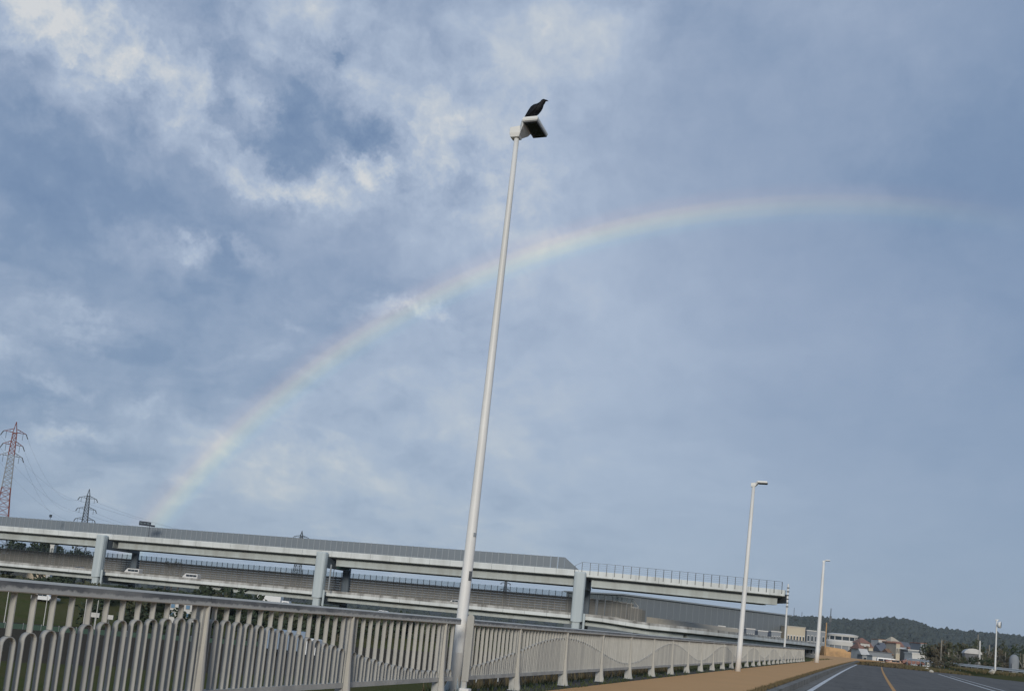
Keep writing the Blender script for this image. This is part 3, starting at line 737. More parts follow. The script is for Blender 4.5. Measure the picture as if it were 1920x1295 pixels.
# upper right fence on near parapet
rf = thing('parapet_fence', 'open grey post and wire fence on top of the upper deck at its right end', 'fence')
d = UP.near_px(1082); dend = UP.near_px(1462); pts = []
fm = MB().box((0, 0, 1.35), (.065, .05, 1.35)).mesh('post', M['dsteel'])
dd = d - 1.6; p, t, nr = UP.pt(dd, -.06); MB().box((p.x, p.y, 14.1), (.06, .05, .8)).build('post', M['dsteel'], rf); prev = Vector((p.x, p.y, 14.9))
while d < dend:
    p, t, nr = UP.pt(d, -.06); inst(fm, 'post', rf, (p.x, p.y, 13.1), math.atan2(t.y, t.x)); cur = Vector((p.x, p.y, 15.8)); pts.append(cur)
    MB().bar(prev, cur, .045).build('top_rail', M['dsteel'], rf); prev = cur
    d += 1.85
for h in (.45, .9, 1.35):
    mb = MB()
    for a, c in zip(pts, pts[1:]): mb.bar(a - Vector((0, 0, h)), c - Vector((0, 0, h)), .016, caps=False)
    mb.build('wire', M['dsteel'], rf)
# end cap and tall white mast at the end of the upper deck
p, t, nr = UP.pt(UP.L, 6)
MB().box((p.x, p.y, 12.0), (.35, 6.1, 1.0), (Vector((t.x, t.y, 0)), Vector((nr.x, nr.y, 0)), Vector((0, 0, 1)))).build('end_beam', M['soffit_shade'], via)
g = gp(1471, 210)
mast = thing('mast', 'tall white mast standing at the cut end of the upper deck', 'mast', (g.x, g.y, -4))
MB().bar((0, 0, 0), (0, 0, 19.3), .24, .18, n=10).build('pole', M['white'], mast)
for k in range(6): MB().box((.05, -.1, 14.2 + k * .85), (.28, .2, .12)).build('step', M['dsteel'], mast)
# lower wall: posts, louvre panels, glazed top strip
lw = thing('noise_wall', 'brown grey louvred noise wall with a clear top strip along the lower deck', 'noise barrier')
lou = MB()
for k in range(6): lou.box((0, .012 * (k % 2), .31 + k * .61), (PW / 2 - .06, .04, .285))
lm = lou.mesh('louvre_panel', M['wall'])
qm2 = MB().box((0, -.03, 2.5), (.05, .08, 2.5)).mesh('wall_post', M['wallpost'])
gmx = bpy.data.materials.new('clear_sheet'); gmx.use_nodes = True; t_ = NT(gmx.node_tree); bb = t_.n['Principled BSDF']
tr = t_.new('ShaderNodeBsdfTransparent'); tr.inputs[0].default_value = (.93, .95, .95, 1); mxs = t_.new('ShaderNodeMixShader'); mxs.inputs[0].default_value = .15
bb.inputs['Base Color'].default_value = (.35, .38, .38, 1); bb.inputs['Roughness'].default_value = .3
t_.l.new(tr.outputs[0], mxs.inputs[1]); t_.l.new(bb.outputs[0], mxs.inputs[2]); t_.l.new(mxs.outputs[0], t_.n['Material Output'].inputs[0])
gl = MB().box((0, 0, .62), (PW / 2 - .05, .012, .60)).mesh('clear_sheet', gmx)
gr_ = MB().box((0, -.02, .0), (PW / 2 - .05, .05, .05)).mesh('glass_rail', M['bwhite'])
d = LOWP.near_px(-200, 13.8); dend = LOWP.near_px(1207, 13.8); dgl = LOWP.near_px(1180, 13.8)
while d < dend:
    p, t, nr = LOWP.pt(d, 13.8); rz = math.atan2(t.y, t.x); z = 4.5 + lowz(d)
    lowp = 0 if d < dgl else .6
    inst(lm, 'panel', lw, (p.x, p.y, z), rz, (1, 1, 1 if d < dgl else .78))
    q, _, _ = LOWP.pt(d - PW / 2, 13.8); inst(qm2, 'post', lw, (q.x, q.y, z), rz, (1, 1, 1 if d < dgl else .62))
    if d < dgl:
        o = inst(gl, 'glass', lw, (p.x, p.y, z + 3.72), rz); inst(gr_, 'rail', o)
    d += PW
# slanted white end frame of the glass strip
fr = MB(); a = LOWP.pt(dgl, 13.7)[0]; c = LOWP.pt(dgl + 2.2, 13.7)[0]; z = 4.5 + lowz(dgl)
A = Vector((a.x, a.y, z + 3.7)); B = Vector((a.x, a.y, z + 4.95)); C = Vector((c.x, c.y, z + 2.9)); D_ = Vector((c.x, c.y, z + 3.3))
E_ = Vector((a.x, a.y, z + 2.9))
for q, r in ((E_, B), (B, D_), (D_, C), (C, E_)): fr.bar(q, r, .07)
fr.build('end_frame', M['bwhite'], lw)
# cream board fence further along lower deck
cf = thing('board_fence', 'low fence of cream upright boards on the lower deck past the noise wall', 'fence')
d = LOWP.near_px(1211, 13.6); k = 0; dend = LOWP.near_px(1475, 13.6)
bm_ = MB().box((0, 0, .85), (.10, .03, .85)).mesh('board', M['cream']); specs = []
while d < dend:
    p, t, nr = LOWP.pt(d, 13.6); rz = math.atan2(t.y, t.x)
    z = 4.2 + lowz(d)
    if k < 140: inst(bm_, 'board', cf, (p.x, p.y, z), rz)
    else: specs.append((bm_, Vector((p.x, p.y, z)), rz))
    d += .30 if k < 90 else .38; k += 1
if specs: join_objs(specs, 'board', cf, M['cream'])
# piers
def capsule(cx_, cy_, hw, hd, t, nr, n=14):
    P_ = []
    for i in range(n):
        a = 2 * math.pi * i / n; c, s_ = math.cos(a), math.sin(a)
        ex = abs(c) ** .55 * (1 if c > 0 else -1); ey = abs(s_) ** .55 * (1 if s_ > 0 else -1)
        P_.append(Vector((cx_ + t.x * hw * ex + nr.x * hd * ey, cy_ + t.y * hw * ex + nr.y * hd * ey)))
    return P_
for px in (-235, 181, 595, 1080):
    d = UP.near_px(px, -1.0); p, t, nr = UP.pt(d, -1.15); p2, _, _ = UP.pt(d, 12.75)
    pr = MB(); o1 = capsule(p.x, p.y, 1.35, 1.1, t, nr)
    ptop = [(q.x, q.y, 13.55 - .35 * (i in (0, 1, 13)) ) for i, q in enumerate(o1)]
    pp = pr.rings([[(q.x, q.y, 2.15 + .3 * abs((Vector((q.x, q.y)) - p).dot(t)) / 1.35) for q in o1], [(q.x, q.y, 13.2) for q in o1], [((q.x - p.x) * .9 + p.x, (q.y - p.y) * .9 + p.y, 13.5) for q in o1]]).build('pier', M['pier'], via)
    o2 = capsule(p.x - t.x * .1, p.y - t.y * .1, .95, .8, t, nr)
    MB().rings([[(q.x, q.y, -6) for q in o2], [(q.x, q.y, 2.6) for q in o2]]).build('shaft', M['pier'], pp)
    c2 = (p + p2) / 2 + nr * .5; hd = (p2 - p).length / 2
    MB().box((c2.x, c2.y, 11.15), (1.15, hd - .6, 1.25), (Vector((t.x, t.y, 0)), Vector((nr.x, nr.y, 0)), Vector((0, 0, 1)))).build('cross_beam', M['pier_shaded'], via)
    MB().box((c2.x, c2.y, 1.9), (1.1, hd - .6, .9), (Vector((t.x, t.y, 0)), Vector((nr.x, nr.y, 0)), Vector((0, 0, 1)))).build('cross_beam', M['pier_shaded'], via)
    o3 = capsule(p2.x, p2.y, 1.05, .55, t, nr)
    MB().rings([[(q.x, q.y, -6) for q in o3], [(q.x, q.y, 12.1) for q in o3]]).build('rear_column', M['pier_shaded'], via)
    w0 = p + t * 1.65 - nr * .2
    MB().bar((w0.x, w0.y, -5), (w0.x, w0.y, 4.3), .28, n=8).build('drain_pipe', M['pier'], via)
# signs on the decks
def board_sign(label, px, D, zc, w_, h, m, posts, name='road_sign', step=False):
    g = gp(px, D); r = thing(name, label, 'sign', (g.x, g.y, zc), math.atan2(-N2.y, -N2.x) if N2.x < 0 else math.atan2(N2.y, N2.x))
    MB().box((0, 0, 0), (w_ / 2, .08, h / 2)).build('panel', m, r, bevel=.03)
    if step: MB().box((w_ / 2 + .55, 0, -h * .32), (.54, .08, h * .22)).build('panel', m, r)
    for q in posts: MB().bar((q, .15, -h / 2 - q * 0 - 3.3), (q, .15, h / 2 - .1), .09, n=6).build('post', M['dsteel'], r)
    return r
s1 = board_sign('dark sign board seen from behind above the upper deck noise barrier', 256, 252, 17.9, 3.1, 1.15, M['signback'], [1.3], step=True)
for k in range(3): MB().box((-1.0 + k * .9, -.1, .05), (.28, .015, .16)).build('emblem', mat('sign_mark%d' % k, (.16, .2, .22), .5), s1)
s2 = board_sign('dark green stepped road sign on the lower deck beside the second pier', 630, 234, 10.7, 2.6, 1.5, M['signgreen'], [-1.5], step=True)
g = gp(613, 226); lp = tag(MB().bar((g.x, g.y, 4.4), (g.x, g.y, 10.6), .22, .2, n=8).build('gantry_post', M['steel']), 'grey steel post standing on the lower deck beside the green sign', 'post')
g = gp(78, 262); r = thing('signal_lamp', 'small dark device standing on the upper noise barrier at the left', 'beacon', (g.x, g.y, 17.5))
MB().bar((0, 0, -.4), (0, 0, .5), .07, n=6).build('stem', M['dsteel'], r); MB().box((0, 0, .7), (.28, .22, .38)).build('housing', M['signback'], r)

# ------------------------------------------------------------------ vehicles
def prism_y(mb, outline, hw, inset=0.0):
    """outline in (x,z), extruded along y with a slight tumblehome"""
    zs = [z for _, z in outline]; z0, z1_ = min(zs), max(zs)
    def yy(z, s_): return s_ * (hw - inset * max(0, (z - z0) / (z1_ - z0) - .45))
    mb.rings([[(x, yy(z, -1), z) for x, z in outline], [(x, yy(z, 1), z) for x, z in outline]]); return mb
def vehicle(kind, label, cat, loc, rz, m, group=None):
    r = thing({'van': 'van', 'car': 'car', 'truck': 'truck', 'box': 'box_truck'}[kind], label, cat, loc, rz, group)
    if kind == 'van':
        out = [(-2.35, .35), (2.3, .35), (2.4, .8), (2.3, 1.05), (1.5, 1.95), (1.2, 2.02), (-2.2, 2.02), (-2.38, 1.8), (-2.4, .6)]; hw = .88; wx = (1.5, -1.5)
        wins = [(-2.1, -1.05, 1.2, 1.75), (-.95, .1, 1.2, 1.75), (.2, 1.15, 1.2, 1.75)]
    elif kind == 'car':
        out = [(-2.1, .35), (2.1, .35), (2.15, .75), (1.2, .92), (.55, 1.42), (-.9, 1.46), (-1.75, 1.0), (-2.15, .92)]; hw = .84; wx = (1.35, -1.35)
        wins = [(-1.0, -.25, 1.0, 1.36), (-.18, .5, 1.0, 1.36)]
    else:
        out = [(1.7, .5), (3.4, .5), (3.5, 1.3), (3.2, 2.35), (1.7, 2.4)]; hw = 1.05; wx = (2.6, -2.0)
        wins = [(2.1, 2.95, 1.45, 2.1)]
    prism_y(MB(), out, hw, .16).build('body', m if kind != 'box' else M['carwhite'], r, bevel=.05)
    if kind in ('truck', 'box'):
        MB().box((-.95, 0, 1.95), (2.5, 1.15, 1.15)).build('cargo_box', m, r, bevel=.04)
        MB().box((-.6, 0, .65), (2.9, .5, .12)).build('chassis', M['tyre'], r)
    for (a, c, z0, z1_) in wins:
        for s_ in (-1, 1):
            MB().box(((a + c) / 2, s_ * (hw - .045), (z0 + z1_) / 2), ((c - a) / 2, .05, (z1_ - z0) / 2)).build('window', M['wglass'], r)
    for xw in wx:
        for s_ in (-1, 1):
            MB().bar((xw, s_ * (hw - .2), .34), (xw, s_ * (hw + .01), .34), .34, n=12).build('wheel', M['tyre'], r)
    return r
def deck_car(kind, px, n, z, label, m, flip=False, P_=LOWP):
    d = P_.near_px(px, n); p, t, nr = P_.pt(d, n); a = math.atan2(t.y, t.x) + (math.pi if flip else 0)
    return vehicle(kind, label, {'van': 'van', 'car': 'car', 'truck': 'truck', 'box': 'truck'}[kind], (p.x, p.y, z), a, m)
deck_car('van', 247, 8.5, 3.55, 'white minibus with three side windows on the lower deck, left of the other van', M['carwhite'], True)
deck_car('van', 356, 8.5, 3.55, 'white van with dark windows on the lower deck, right of the minibus', M['carwhite'], True)
deck_car('car', 145, 3.5, 3.2, 'dark car mostly hidden by the parapet of the lower deck at the left', M['cargrey'], True)
deck_car('car', 386, 6.5, 12.9, 'pale car roof just showing over the upper deck parapet on the left', M['carwhite'], True, UP)
deck_car('car', 806, 6.5, 12.9, 'small pale car roof over the upper deck parapet left of the tall lamp', M['carwhite'], True, UP)
deck_car('car', 1248, 6.5, 12.9, 'dark car roof behind the wire fence of the upper deck', M['cargrey'], True, UP)
deck_car('car', 851, 5.5, 3.4, 'silver car on the lower deck half hidden by the tall lamp post', M['carwhite'], True)

# ------------------------------------------------------------------ pylons and cables
def pylon(label, px, D, pytop, wb, arms, red=False, cat='pylon'):
    g = gp(px, D); zt = zat(px, pytop, D); base = -5.0; H_ = zt - base; s_ = D / 1750.0
    ang_ = math.atan2(N2.y, N2.x)
    r = thing('pylon', label, cat, (g.x, g.y, base), ang_ if N2.x > 0 else ang_ + math.pi, 'lattice power pylons')
    def hw(z):
        u_ = z / H_
        return wb * (1 - u_) ** 1.0 * .5 + wb * .10 if u_ > .55 else wb * (.45 * .5 + .1) + wb * (.55 - u_) * .95
    th = max(.15, .55 * s_)
    zlast = 0; zs = [0]
    topz = H_ * .93
    while zs[-1] < topz: zs.append(zs[-1] + max(2.0, hw(zs[-1]) * 1.35))
    zs[-1] = topz
    def mcol(z):
        if not red: return M['pgrey']
        u_ = z / H_; return M['red'] if (u_ > .80 or .36 < u_ < .60) else M['pwhite'] if u_ >= .6 else M['pgrey']
    for z0, z1_ in zip(zs, zs[1:]):
        mb = MB(); a, c = hw(z0), hw(z1_)
        cs = [(-1, -1), (1, -1), (1, 1), (-1, 1)]
        for i in range(4):
            p, q = cs[i], cs[(i + 1) % 4]
            mb.bar((p[0] * a, p[1] * a, z0), (p[0] * c, p[1] * c, z1_), th, caps=False)
            mb.bar((p[0] * a, p[1] * a, z0), (q[0] * c, q[1] * c, z1_), th * .6, caps=False)
            mb.bar((q[0] * a, q[1] * a, z0), (p[0] * c, p[1] * c, z1_), th * .6, caps=False)
            mb.bar((p[0] * c, p[1] * c, z1_), (q[0] * c, q[1] * c, z1_), th * .6, caps=False)
        mb.build('frame', mcol((z0 + z1_) / 2), r)
    c = hw(topz); mb = MB()
    for p in ((-1, -1), (1, -1), (1, 1), (-1, 1)): mb.bar((p[0] * c, p[1] * c, topz), (0, 0, H_), th, caps=False)
    mb.build('peak', mcol(H_), r)
    tips = []
    for (pya, len_) in arms:
        za = zat(px, pya, D) - base
        mb = MB()
        for s in (-1, 1):
            for q in (-1, 1):
                mb.bar((s * hw(za), q * hw(za), za), (s * len_, 0, za), th * .7, caps=False)
                mb.bar((s * hw(za), q * hw(za), za + 1.6), (s * len_, 0, za), th * .7, caps=False)
            for k in (.33, .66):
                xx = s * (hw(za) + (len_ - hw(za)) * k); mb.bar((xx, hw(za) * (1 - k), za), (xx, -hw(za) * (1 - k), za), th * .5, caps=False)
                mb.bar((xx, 0, za), (xx, 0, za + 1.6 * (1 - k)), th * .5, caps=False)
        arm = mb.build('cross_arm', mcol(za), r)
        for s in (-1, 1):
            MB().bar((s * len_, 0, za), (s * (len_ + 1.0), 0, za - 2.2), th * 1.5, th * 1.3, n=6).build('insulator', M['dsteel'], arm)
            MB().bar((s * (len_ - 1.2), 0, za), (s * (len_ - 1.2), 0, za - 3.2), th * .6, n=4).build('insulator', M['dsteel'], arm)
            R_ = Matrix.Rotation(r.rotation_euler.z, 4, 'Z'); tips.append(Vector(r.location) + R_ @ Vector((s * (len_ + 1.0), 0, za - 2.2)))
    return r, tips, Vector((g.x, g.y, zt))
_, t1_, top1 = pylon('tall red and white lattice pylon at the left edge of the photo', -13, 420, 781, 6.0, [(802, 4.6), (826, 4.0), (848, 4.4)], True)
_, t2_, top2 = pylon('grey lattice pylon between the red pylon and the rainbow foot', 143, 640, 912, 6.5, [(930, 5.4), (951, 5.7), (971, 6.0)])
_, t3_, top3 = pylon('distant grey pylon showing its tip above the viaduct by the second pier', 551, 900, 992, 8, [(1004, 7), (1022, 7), (1040, 7)])
_, t4_, top4 = pylon('faint far pylon seen between the decks right of the tall lamp', 942, 1400, 1078, 7, [(1092, 8), (1104, 8), (1116, 8)])
def cable(a, c, sag, r, label):
    mb = MB(); n = 14; P_ = []
    for i in range(n + 1):
        u_ = i / n; q = a.lerp(c, u_); P_.append(q - Vector((0, 0, sag * 4 * u_ * (1 - u_))))
    for p, q in zip(P_, P_[1:]): mb.bar(p, q, r, n=3, caps=False)
    tag(mb.build('power_line', M['wire']), label, 'power line', 'power lines between the pylons')
for i, nm in enumerate(('top', 'middle', 'bottom')):
    cable(t1_[2 * i + 1], t2_[2 * i], 9, .03, 'thin %s power line sagging from the red pylon to the grey pylon' % nm)
    cable(t1_[2 * i], t2_[2 * i + 1], 9, .03, 'thin %s power line from the far side of the red pylon' % nm)
    cable(t2_[2 * i + 1], t3_[2 * i], 10, .045, 'thin %s power line running right from the grey pylon to the distant pylon' % nm)
    cable(t2_[2 * i], t3_[2 * i + 1], 10, .045, 'thin %s power line behind, running from the grey pylon to the distant pylon' % nm)

# ------------------------------------------------------------------ trees
def leafy(mb, c, R_, H_, n, leaf, blobs=9):
    cl = []
    for _ in range(blobs):
        a = random.uniform(0, 6.28); q = random.uniform(0, .65) ** .7
        cl.append((c[0] + math.cos(a) * R_ * q, c[1] + math.sin(a) * R_ * q, c[2] + random.uniform(-.36, .36) * H_, random.uniform(.26, .48)))
    for _ in range(n):
        bx, by, bz, s_ = random.choice(cl)
        v = Vector((random.gauss(0, 1), random.gauss(0, 1), random.gauss(0, 1))).normalized() * random.uniform(.55, 1.05)
        p = Vector((bx + v.x * R_ * s_, by + v.y * R_ * s_, bz + v.z * H_ * s_ * .6))
        d1 = Vector((random.gauss(0, 1), random.gauss(0, 1), random.gauss(0, 1))).normalized(); d2 = d1.orthogonal().normalized()
        l = leaf * random.uniform(.6, 1.4)
        mb.poly([p - d1 * l, p - d2 * l * .6, p + d1 * l, p + d2 * l * .6], [(0, 1, 2, 3)])
def tree(label, x, y, z, H_, R_, m='leaf', n=700, name='tree', cat='tree', group=None, bark='bark', trunk=.35, leaf=None):
    r = thing(name, label, cat, (x, y, z), 0, group)
    leaf = leaf or max(.12, R_ * .11)
    tk = MB(); lean = random.uniform(-.3, .3)
    R0 = [[(lean * u_ * u_ + math.cos(a) * .07 * H_ * .4 * (1 - .8 * u_), math.sin(a) * .07 * H_ * .4 * (1 - .8 * u_), u_ * H_ * .8) for a in [6.283 * i / 6 for i in range(6)]] for u_ in (0, .3, .6, 1)]
    tk.rings(R0)
    for k in range(5):
        a = random.uniform(0, 6.28); z0 = H_ * random.uniform(trunk * .8, .65)
        tk.bar((lean * .3, 0, z0), (math.cos(a) * R_ * .7, math.sin(a) * R_ * .7, z0 + H_ * .2), .012 * H_, .004 * H_, n=4)
    tk.build('trunk', M[bark], r)
    mb = MB(); leafy(mb, (0, 0, H_ * (trunk + (1 - trunk) / 2)), R_, H_ * (1 - trunk), n, leaf); mb.build('crown', M[m], r)
    return r
def zt_(x, y): return terr(x, y)
# row of trees beyond the viaduct at the left, seen between the decks
ORD = ['first', 'second', 'third', 'fourth', 'fifth', 'sixth', 'seventh', 'eighth', 'ninth', 'tenth', 'eleventh', 'twelfth', 'thirteenth', 'fourteenth', 'fifteenth', 'sixteenth', 'seventeenth', 'eighteenth', 'nineteenth', 'twentieth', 'twenty-first', 'twenty-second', 'twenty-third', 'twenty-fourth', 'twenty-fifth', 'twenty-sixth', 'twenty-seventh', 'twenty-eighth']
WH = ['first', 'second', 'third', 'fourth', 'fifth', 'sixth', 'seventh', 'eighth', 'ninth', 'tenth']
for i, (px, top, rr) in enumerate([(-25, 1012, 6), (14, 1020, 4.5), (40, 1009, 6), (76, 1015, 6), (98, 1020, 5), (122, 1018, 4.5), (140, 1026, 4.5), (158, 1034, 4)]):
    D = 360 + 12 * (i % 3); g = gp(px, D); zt = zat(px, top, D)
    tree('dark round-crowned tree seen between the two decks, %s from the left edge' % WH[i], g.x, g.y, -5, zt + 5, rr * 1.15, 'leaf', 900, group='trees seen between the viaduct decks', trunk=.25)
for i, px in enumerate((309, 321, 333)):
    D = 330; g = gp(px, D); zt = zat(px, 1048 + i * 1.5, D)
    tree('small tufted tree above the lower wall, %s of three' % ('left', 'middle', 'right')[i], g.x, g.y, -3, zt + 3, 1.6, 'leaf2', 200, group='tufted trees beyond the lower deck', trunk=.75)
# shrubs and trees along the bank below the viaduct
k = 0
for px, D, top in [(-60, 176, .5), (-20, 182, 0), (25, 176, .6), (70, 185, .2), (112, 176, .6), (150, 182, .4), (195, 176, .3), (235, 184, .6), (275, 176, .2), (312, 182, .6), (395, 180, 2.2), (425, 178, 2.6), (452, 182, 2.2), (480, 186, 1.2),
                   (540, 178, .2), (590, 186, .1), (640, 180, .0), (690, 190, .0), (730, 182, .2), (775, 190, 0), (820, 184, .2), (905, 184, .1), (950, 190, 0), (1000, 184, 0)]:
    g = gp(px, D - 12); z = zt_(g.x, g.y); k += 1
    tree('dark bushy tree on the bank under the viaduct, ' + ORD[k - 1] + ' from the left', g.x, g.y, z, top - z + .4, 4.2, 'leaf' if k % 3 else 'leaf2', 520, name='bushy_tree', group='bushy trees on the bank under the viaduct', trunk=.1, leaf=.42)
for i in range(9):
    px = 190 + i * 52 + random.uniform(-8, 8); D = 138 + random.uniform(-6, 6); g = gp(px, D); z = zt_(g.x, g.y)
    tree('dark low shrub in the yard seen through the railing, ' + ORD[i] + ' from the left', g.x, g.y, z, 3.6, 2.8, 'leaf', 300, name='shrub', cat='shrub', group='shrubs in the yard seen through the railing', trunk=.08, leaf=.3)

# right hand side trees behind the guard rail
rt = []
for i in range(26):
    px = 1738 + i * 7.6 + random.uniform(-2, 2); D = random.uniform(165, 240)
    top = 1192 + (px - 1740) * .06 + random.uniform(-6, 12)
    if i < 3: top = 1204 + 3 * i
    g = gp(px, D); z = terr(g.x, g.y); zt = zat(px, top, D)
    m_ = random.choice(['leaf', 'leaf2', 'leaf3', 'leaf3', 'leaf2'])
    tree({'leaf': 'dark green', 'leaf2': 'olive green', 'leaf3': 'brownish'}[m_] + ' tree in the belt behind the right guard rail, ' + ORD[i] + ' from the left', g.x, g.y, z, zt - z, random.uniform(1.8, 3.0), m_, 260, group={'leaf': 'dark trees right of the road', 'leaf2': 'olive trees right of the road', 'leaf3': 'brownish trees right of the road'}[m_], bark='palebark', trunk=.18, leaf=.3)
for i, (px, y0, y1, D, mm) in enumerate([(1764, 1198, 1238, 170, 'palebark'), (1836, 1200, 1248, 145, 'bwhite'), (1778, 1212, 1240, 180, 'palebark'), (1854, 1208, 1245, 190, 'palebark'), (1832, 1188, 1210, 230, 'palebark')]):
    g = gp(px, D); z = terr(g.x, g.y); zt = zat(px, y0, D)
    tag(MB().bar((g.x, g.y, z), (g.x, g.y, zt), .16, .11, n=8).build('utility_pole', M[mm]), ['pale utility pole rising left of the tree belt', 'white utility pole just left of the right-hand street lamp', 'short grey utility pole second from the left in the tree belt', 'thin pole between the white pole and the right-hand lamp', 'far thin pole topping the tree belt'][i], 'pole')

for i in range(15):
    px = 1752 + i * 11.5; D = 141 + (i % 3) * 2; g = gp(px, D); z = terr(g.x, g.y)
    tree('low brown green bush just behind the right guard rail, ' + ORD[i] + ' from the left', g.x, g.y, z, random.uniform(1.7, 2.6), random.uniform(.9, 1.4), random.choice(['leaf2', 'leaf3', 'leaf']), 160, name='bush', cat='bush', group='bushes behind the right guard rail', trunk=.08, leaf=.16)
# ------------------------------------------------------------------ guard rail on the right
ga = gp(1700, 160); gb_ = gp(1990, 114)
gr = thing('guard_rail', 'long pale guard rail crossing behind the grass verge on the right', 'guard rail')
n = 26; pts = []
for i in range(n + 1):
    p = ga.lerp(gb_, i / n); pts.append(Vector((p.x, p.y, 1.12 - .12 * (i / n))))
prof = [(-.03, -.17), (.03, -.13), (-.02, -.04), (-.02, .04), (.03, .13), (-.03, .17), (-.06, .17), (-.06, -.17)]
dv = (gb_ - ga).normalized(); nv = Vector((dv.y, -dv.x))
if nv.dot(-ga) < 0: nv = -nv
for a, c in zip(pts, pts[1:]):
    MB().rings([[q + Vector((nv.x * u_, nv.y * u_, v_)) for u_, v_ in prof] for q in (a, c)]).build('beam', M['lampwhite'], gr)
for a in pts: MB().bar((a.x - nv.x * .12, a.y - nv.y * .12, 0), (a.x - nv.x * .12, a.y - nv.y * .12, a.z + .1), .06, n=6).build('post', M['steel'], gr)
# verge tufts
def tufts(name, label, fn, n, h, m, cat='grass'):
    mb = MB()
    for _ in range(n):
        x, y, z = fn(); a = random.uniform(0, 6.28)
        for k in range(4):
            a2 = a + k * 1.6; hh = h * random.uniform(.5, 1.3); wv = hh * .12
            dx, dy = math.cos(a2), math.sin(a2)
            mb.poly([(x - dy * wv, y + dx * wv, z), (x + dy * wv, y - dx * wv, z), (x + dx * hh * .5, y + dy * hh * .5, z + hh)], [(0, 1, 2)])
    return tag(mb.build(name, m), label, cat, kind='stuff')
def vf():
    p = gp(random.uniform(1700, 1960), random.uniform(112, 150)); return p.x, p.y, terr(p.x, p.y) - .02
def vf2():
    y = random.uniform(119, 200); x = random.uniform(-6, 22); return x, y, terr(x, y) - .02
tufts('verge_grass', 'rough green grass on the verge in front of the guard rail', vf, 6000, .26, M['grass'])
tufts('dry_verge_grass', 'dry brown grass mixed in the verge', vf, 6000, .28, M['dry'])
tufts('roadend_grass', 'low brown grass across the far end of the road', lambda: vf2() if True else 0, 2600, .25, M['dry'])
def sf():
    y = 12 + random.random() ** 1.6 * 120; s_ = random.choice([-5.62, -5.5, -5.3, -4.98]); return s_ + random.uniform(-.12, .1) + offx(y), y, .16
tufts('weeds', 'weeds growing along the soil edge under the railing', sf, 1500, .10, M['grass'])
def sk():
    y = 18 + random.random() ** 1.5 * 110; return -2.36 + random.uniform(-.13, .13) + offx(y), y, .18
tufts('kerb_weeds', 'short weeds in the planted strip behind the kerb', sk, 2600, .07, M['dry'])
def sw():
    y = random.uniform(13, 34); return -6.1 + random.uniform(-.3, .2), y, terr(-6.1, y) - .05
tufts('tall_weeds', 'tall thin weeds behind the railing beyond the lamp post', sw, 260, .34, M['dry'])
# pale stones at the verge
for i, (px, py, s_) in enumerate([(1860, 1268, .42), (1876, 1268, .22), (1738, 1255, .3), (1746, 1259, .25)]):
    d_ = ROT @ cd(px, py); t__ = (0.05 - EYE) / d_.z; x, y = d_.x * t__, d_.y * t__
    mb = MB(); clump(mb, (0, 0, s_ * .5), s_, s_ * .75, 7)
    o = mb.build('boulder', M['rock'], bevel=.03); o.location = (x, y, max(terr(x, y), -.02)); tag(o, ['largest pale boulder on the right verge', 'small pale stone beside the largest boulder', 'pale stone at the far road edge', 'low stone at the far road edge beside a pale stone'][i], 'rock')

# ------------------------------------------------------------------ grey shed behind lower deck
a = gp(1163, 300); c = gp(1476, 352); d_ = (c - a).normalized(); nv = Vector((-d_.y, d_.x)); Lx = (c - a).length
sh = thing('grey_shed', 'long plain grey warehouse behind the right end of the viaduct', 'warehouse', (a.x, a.y, -5), math.atan2(d_.y, d_.x))
zt = zat(1163, 1114, 300) + 5
MB().box((Lx / 2, 14, zt / 2), (Lx / 2, 14, zt / 2)).build('wall', M['greyshed'], sh)
MB().box((Lx / 2, 14, zt + .2), (Lx / 2 + .8, 14.8, .22)).build('roof_edge', M['shedtrim'], sh)
for k in range(int(Lx / 3.2)): MB().box((1.6 + k * 3.2, -.02, zt / 2), (.05, .04, zt / 2 - .1)).build('seam', M['shedtrim'], sh)

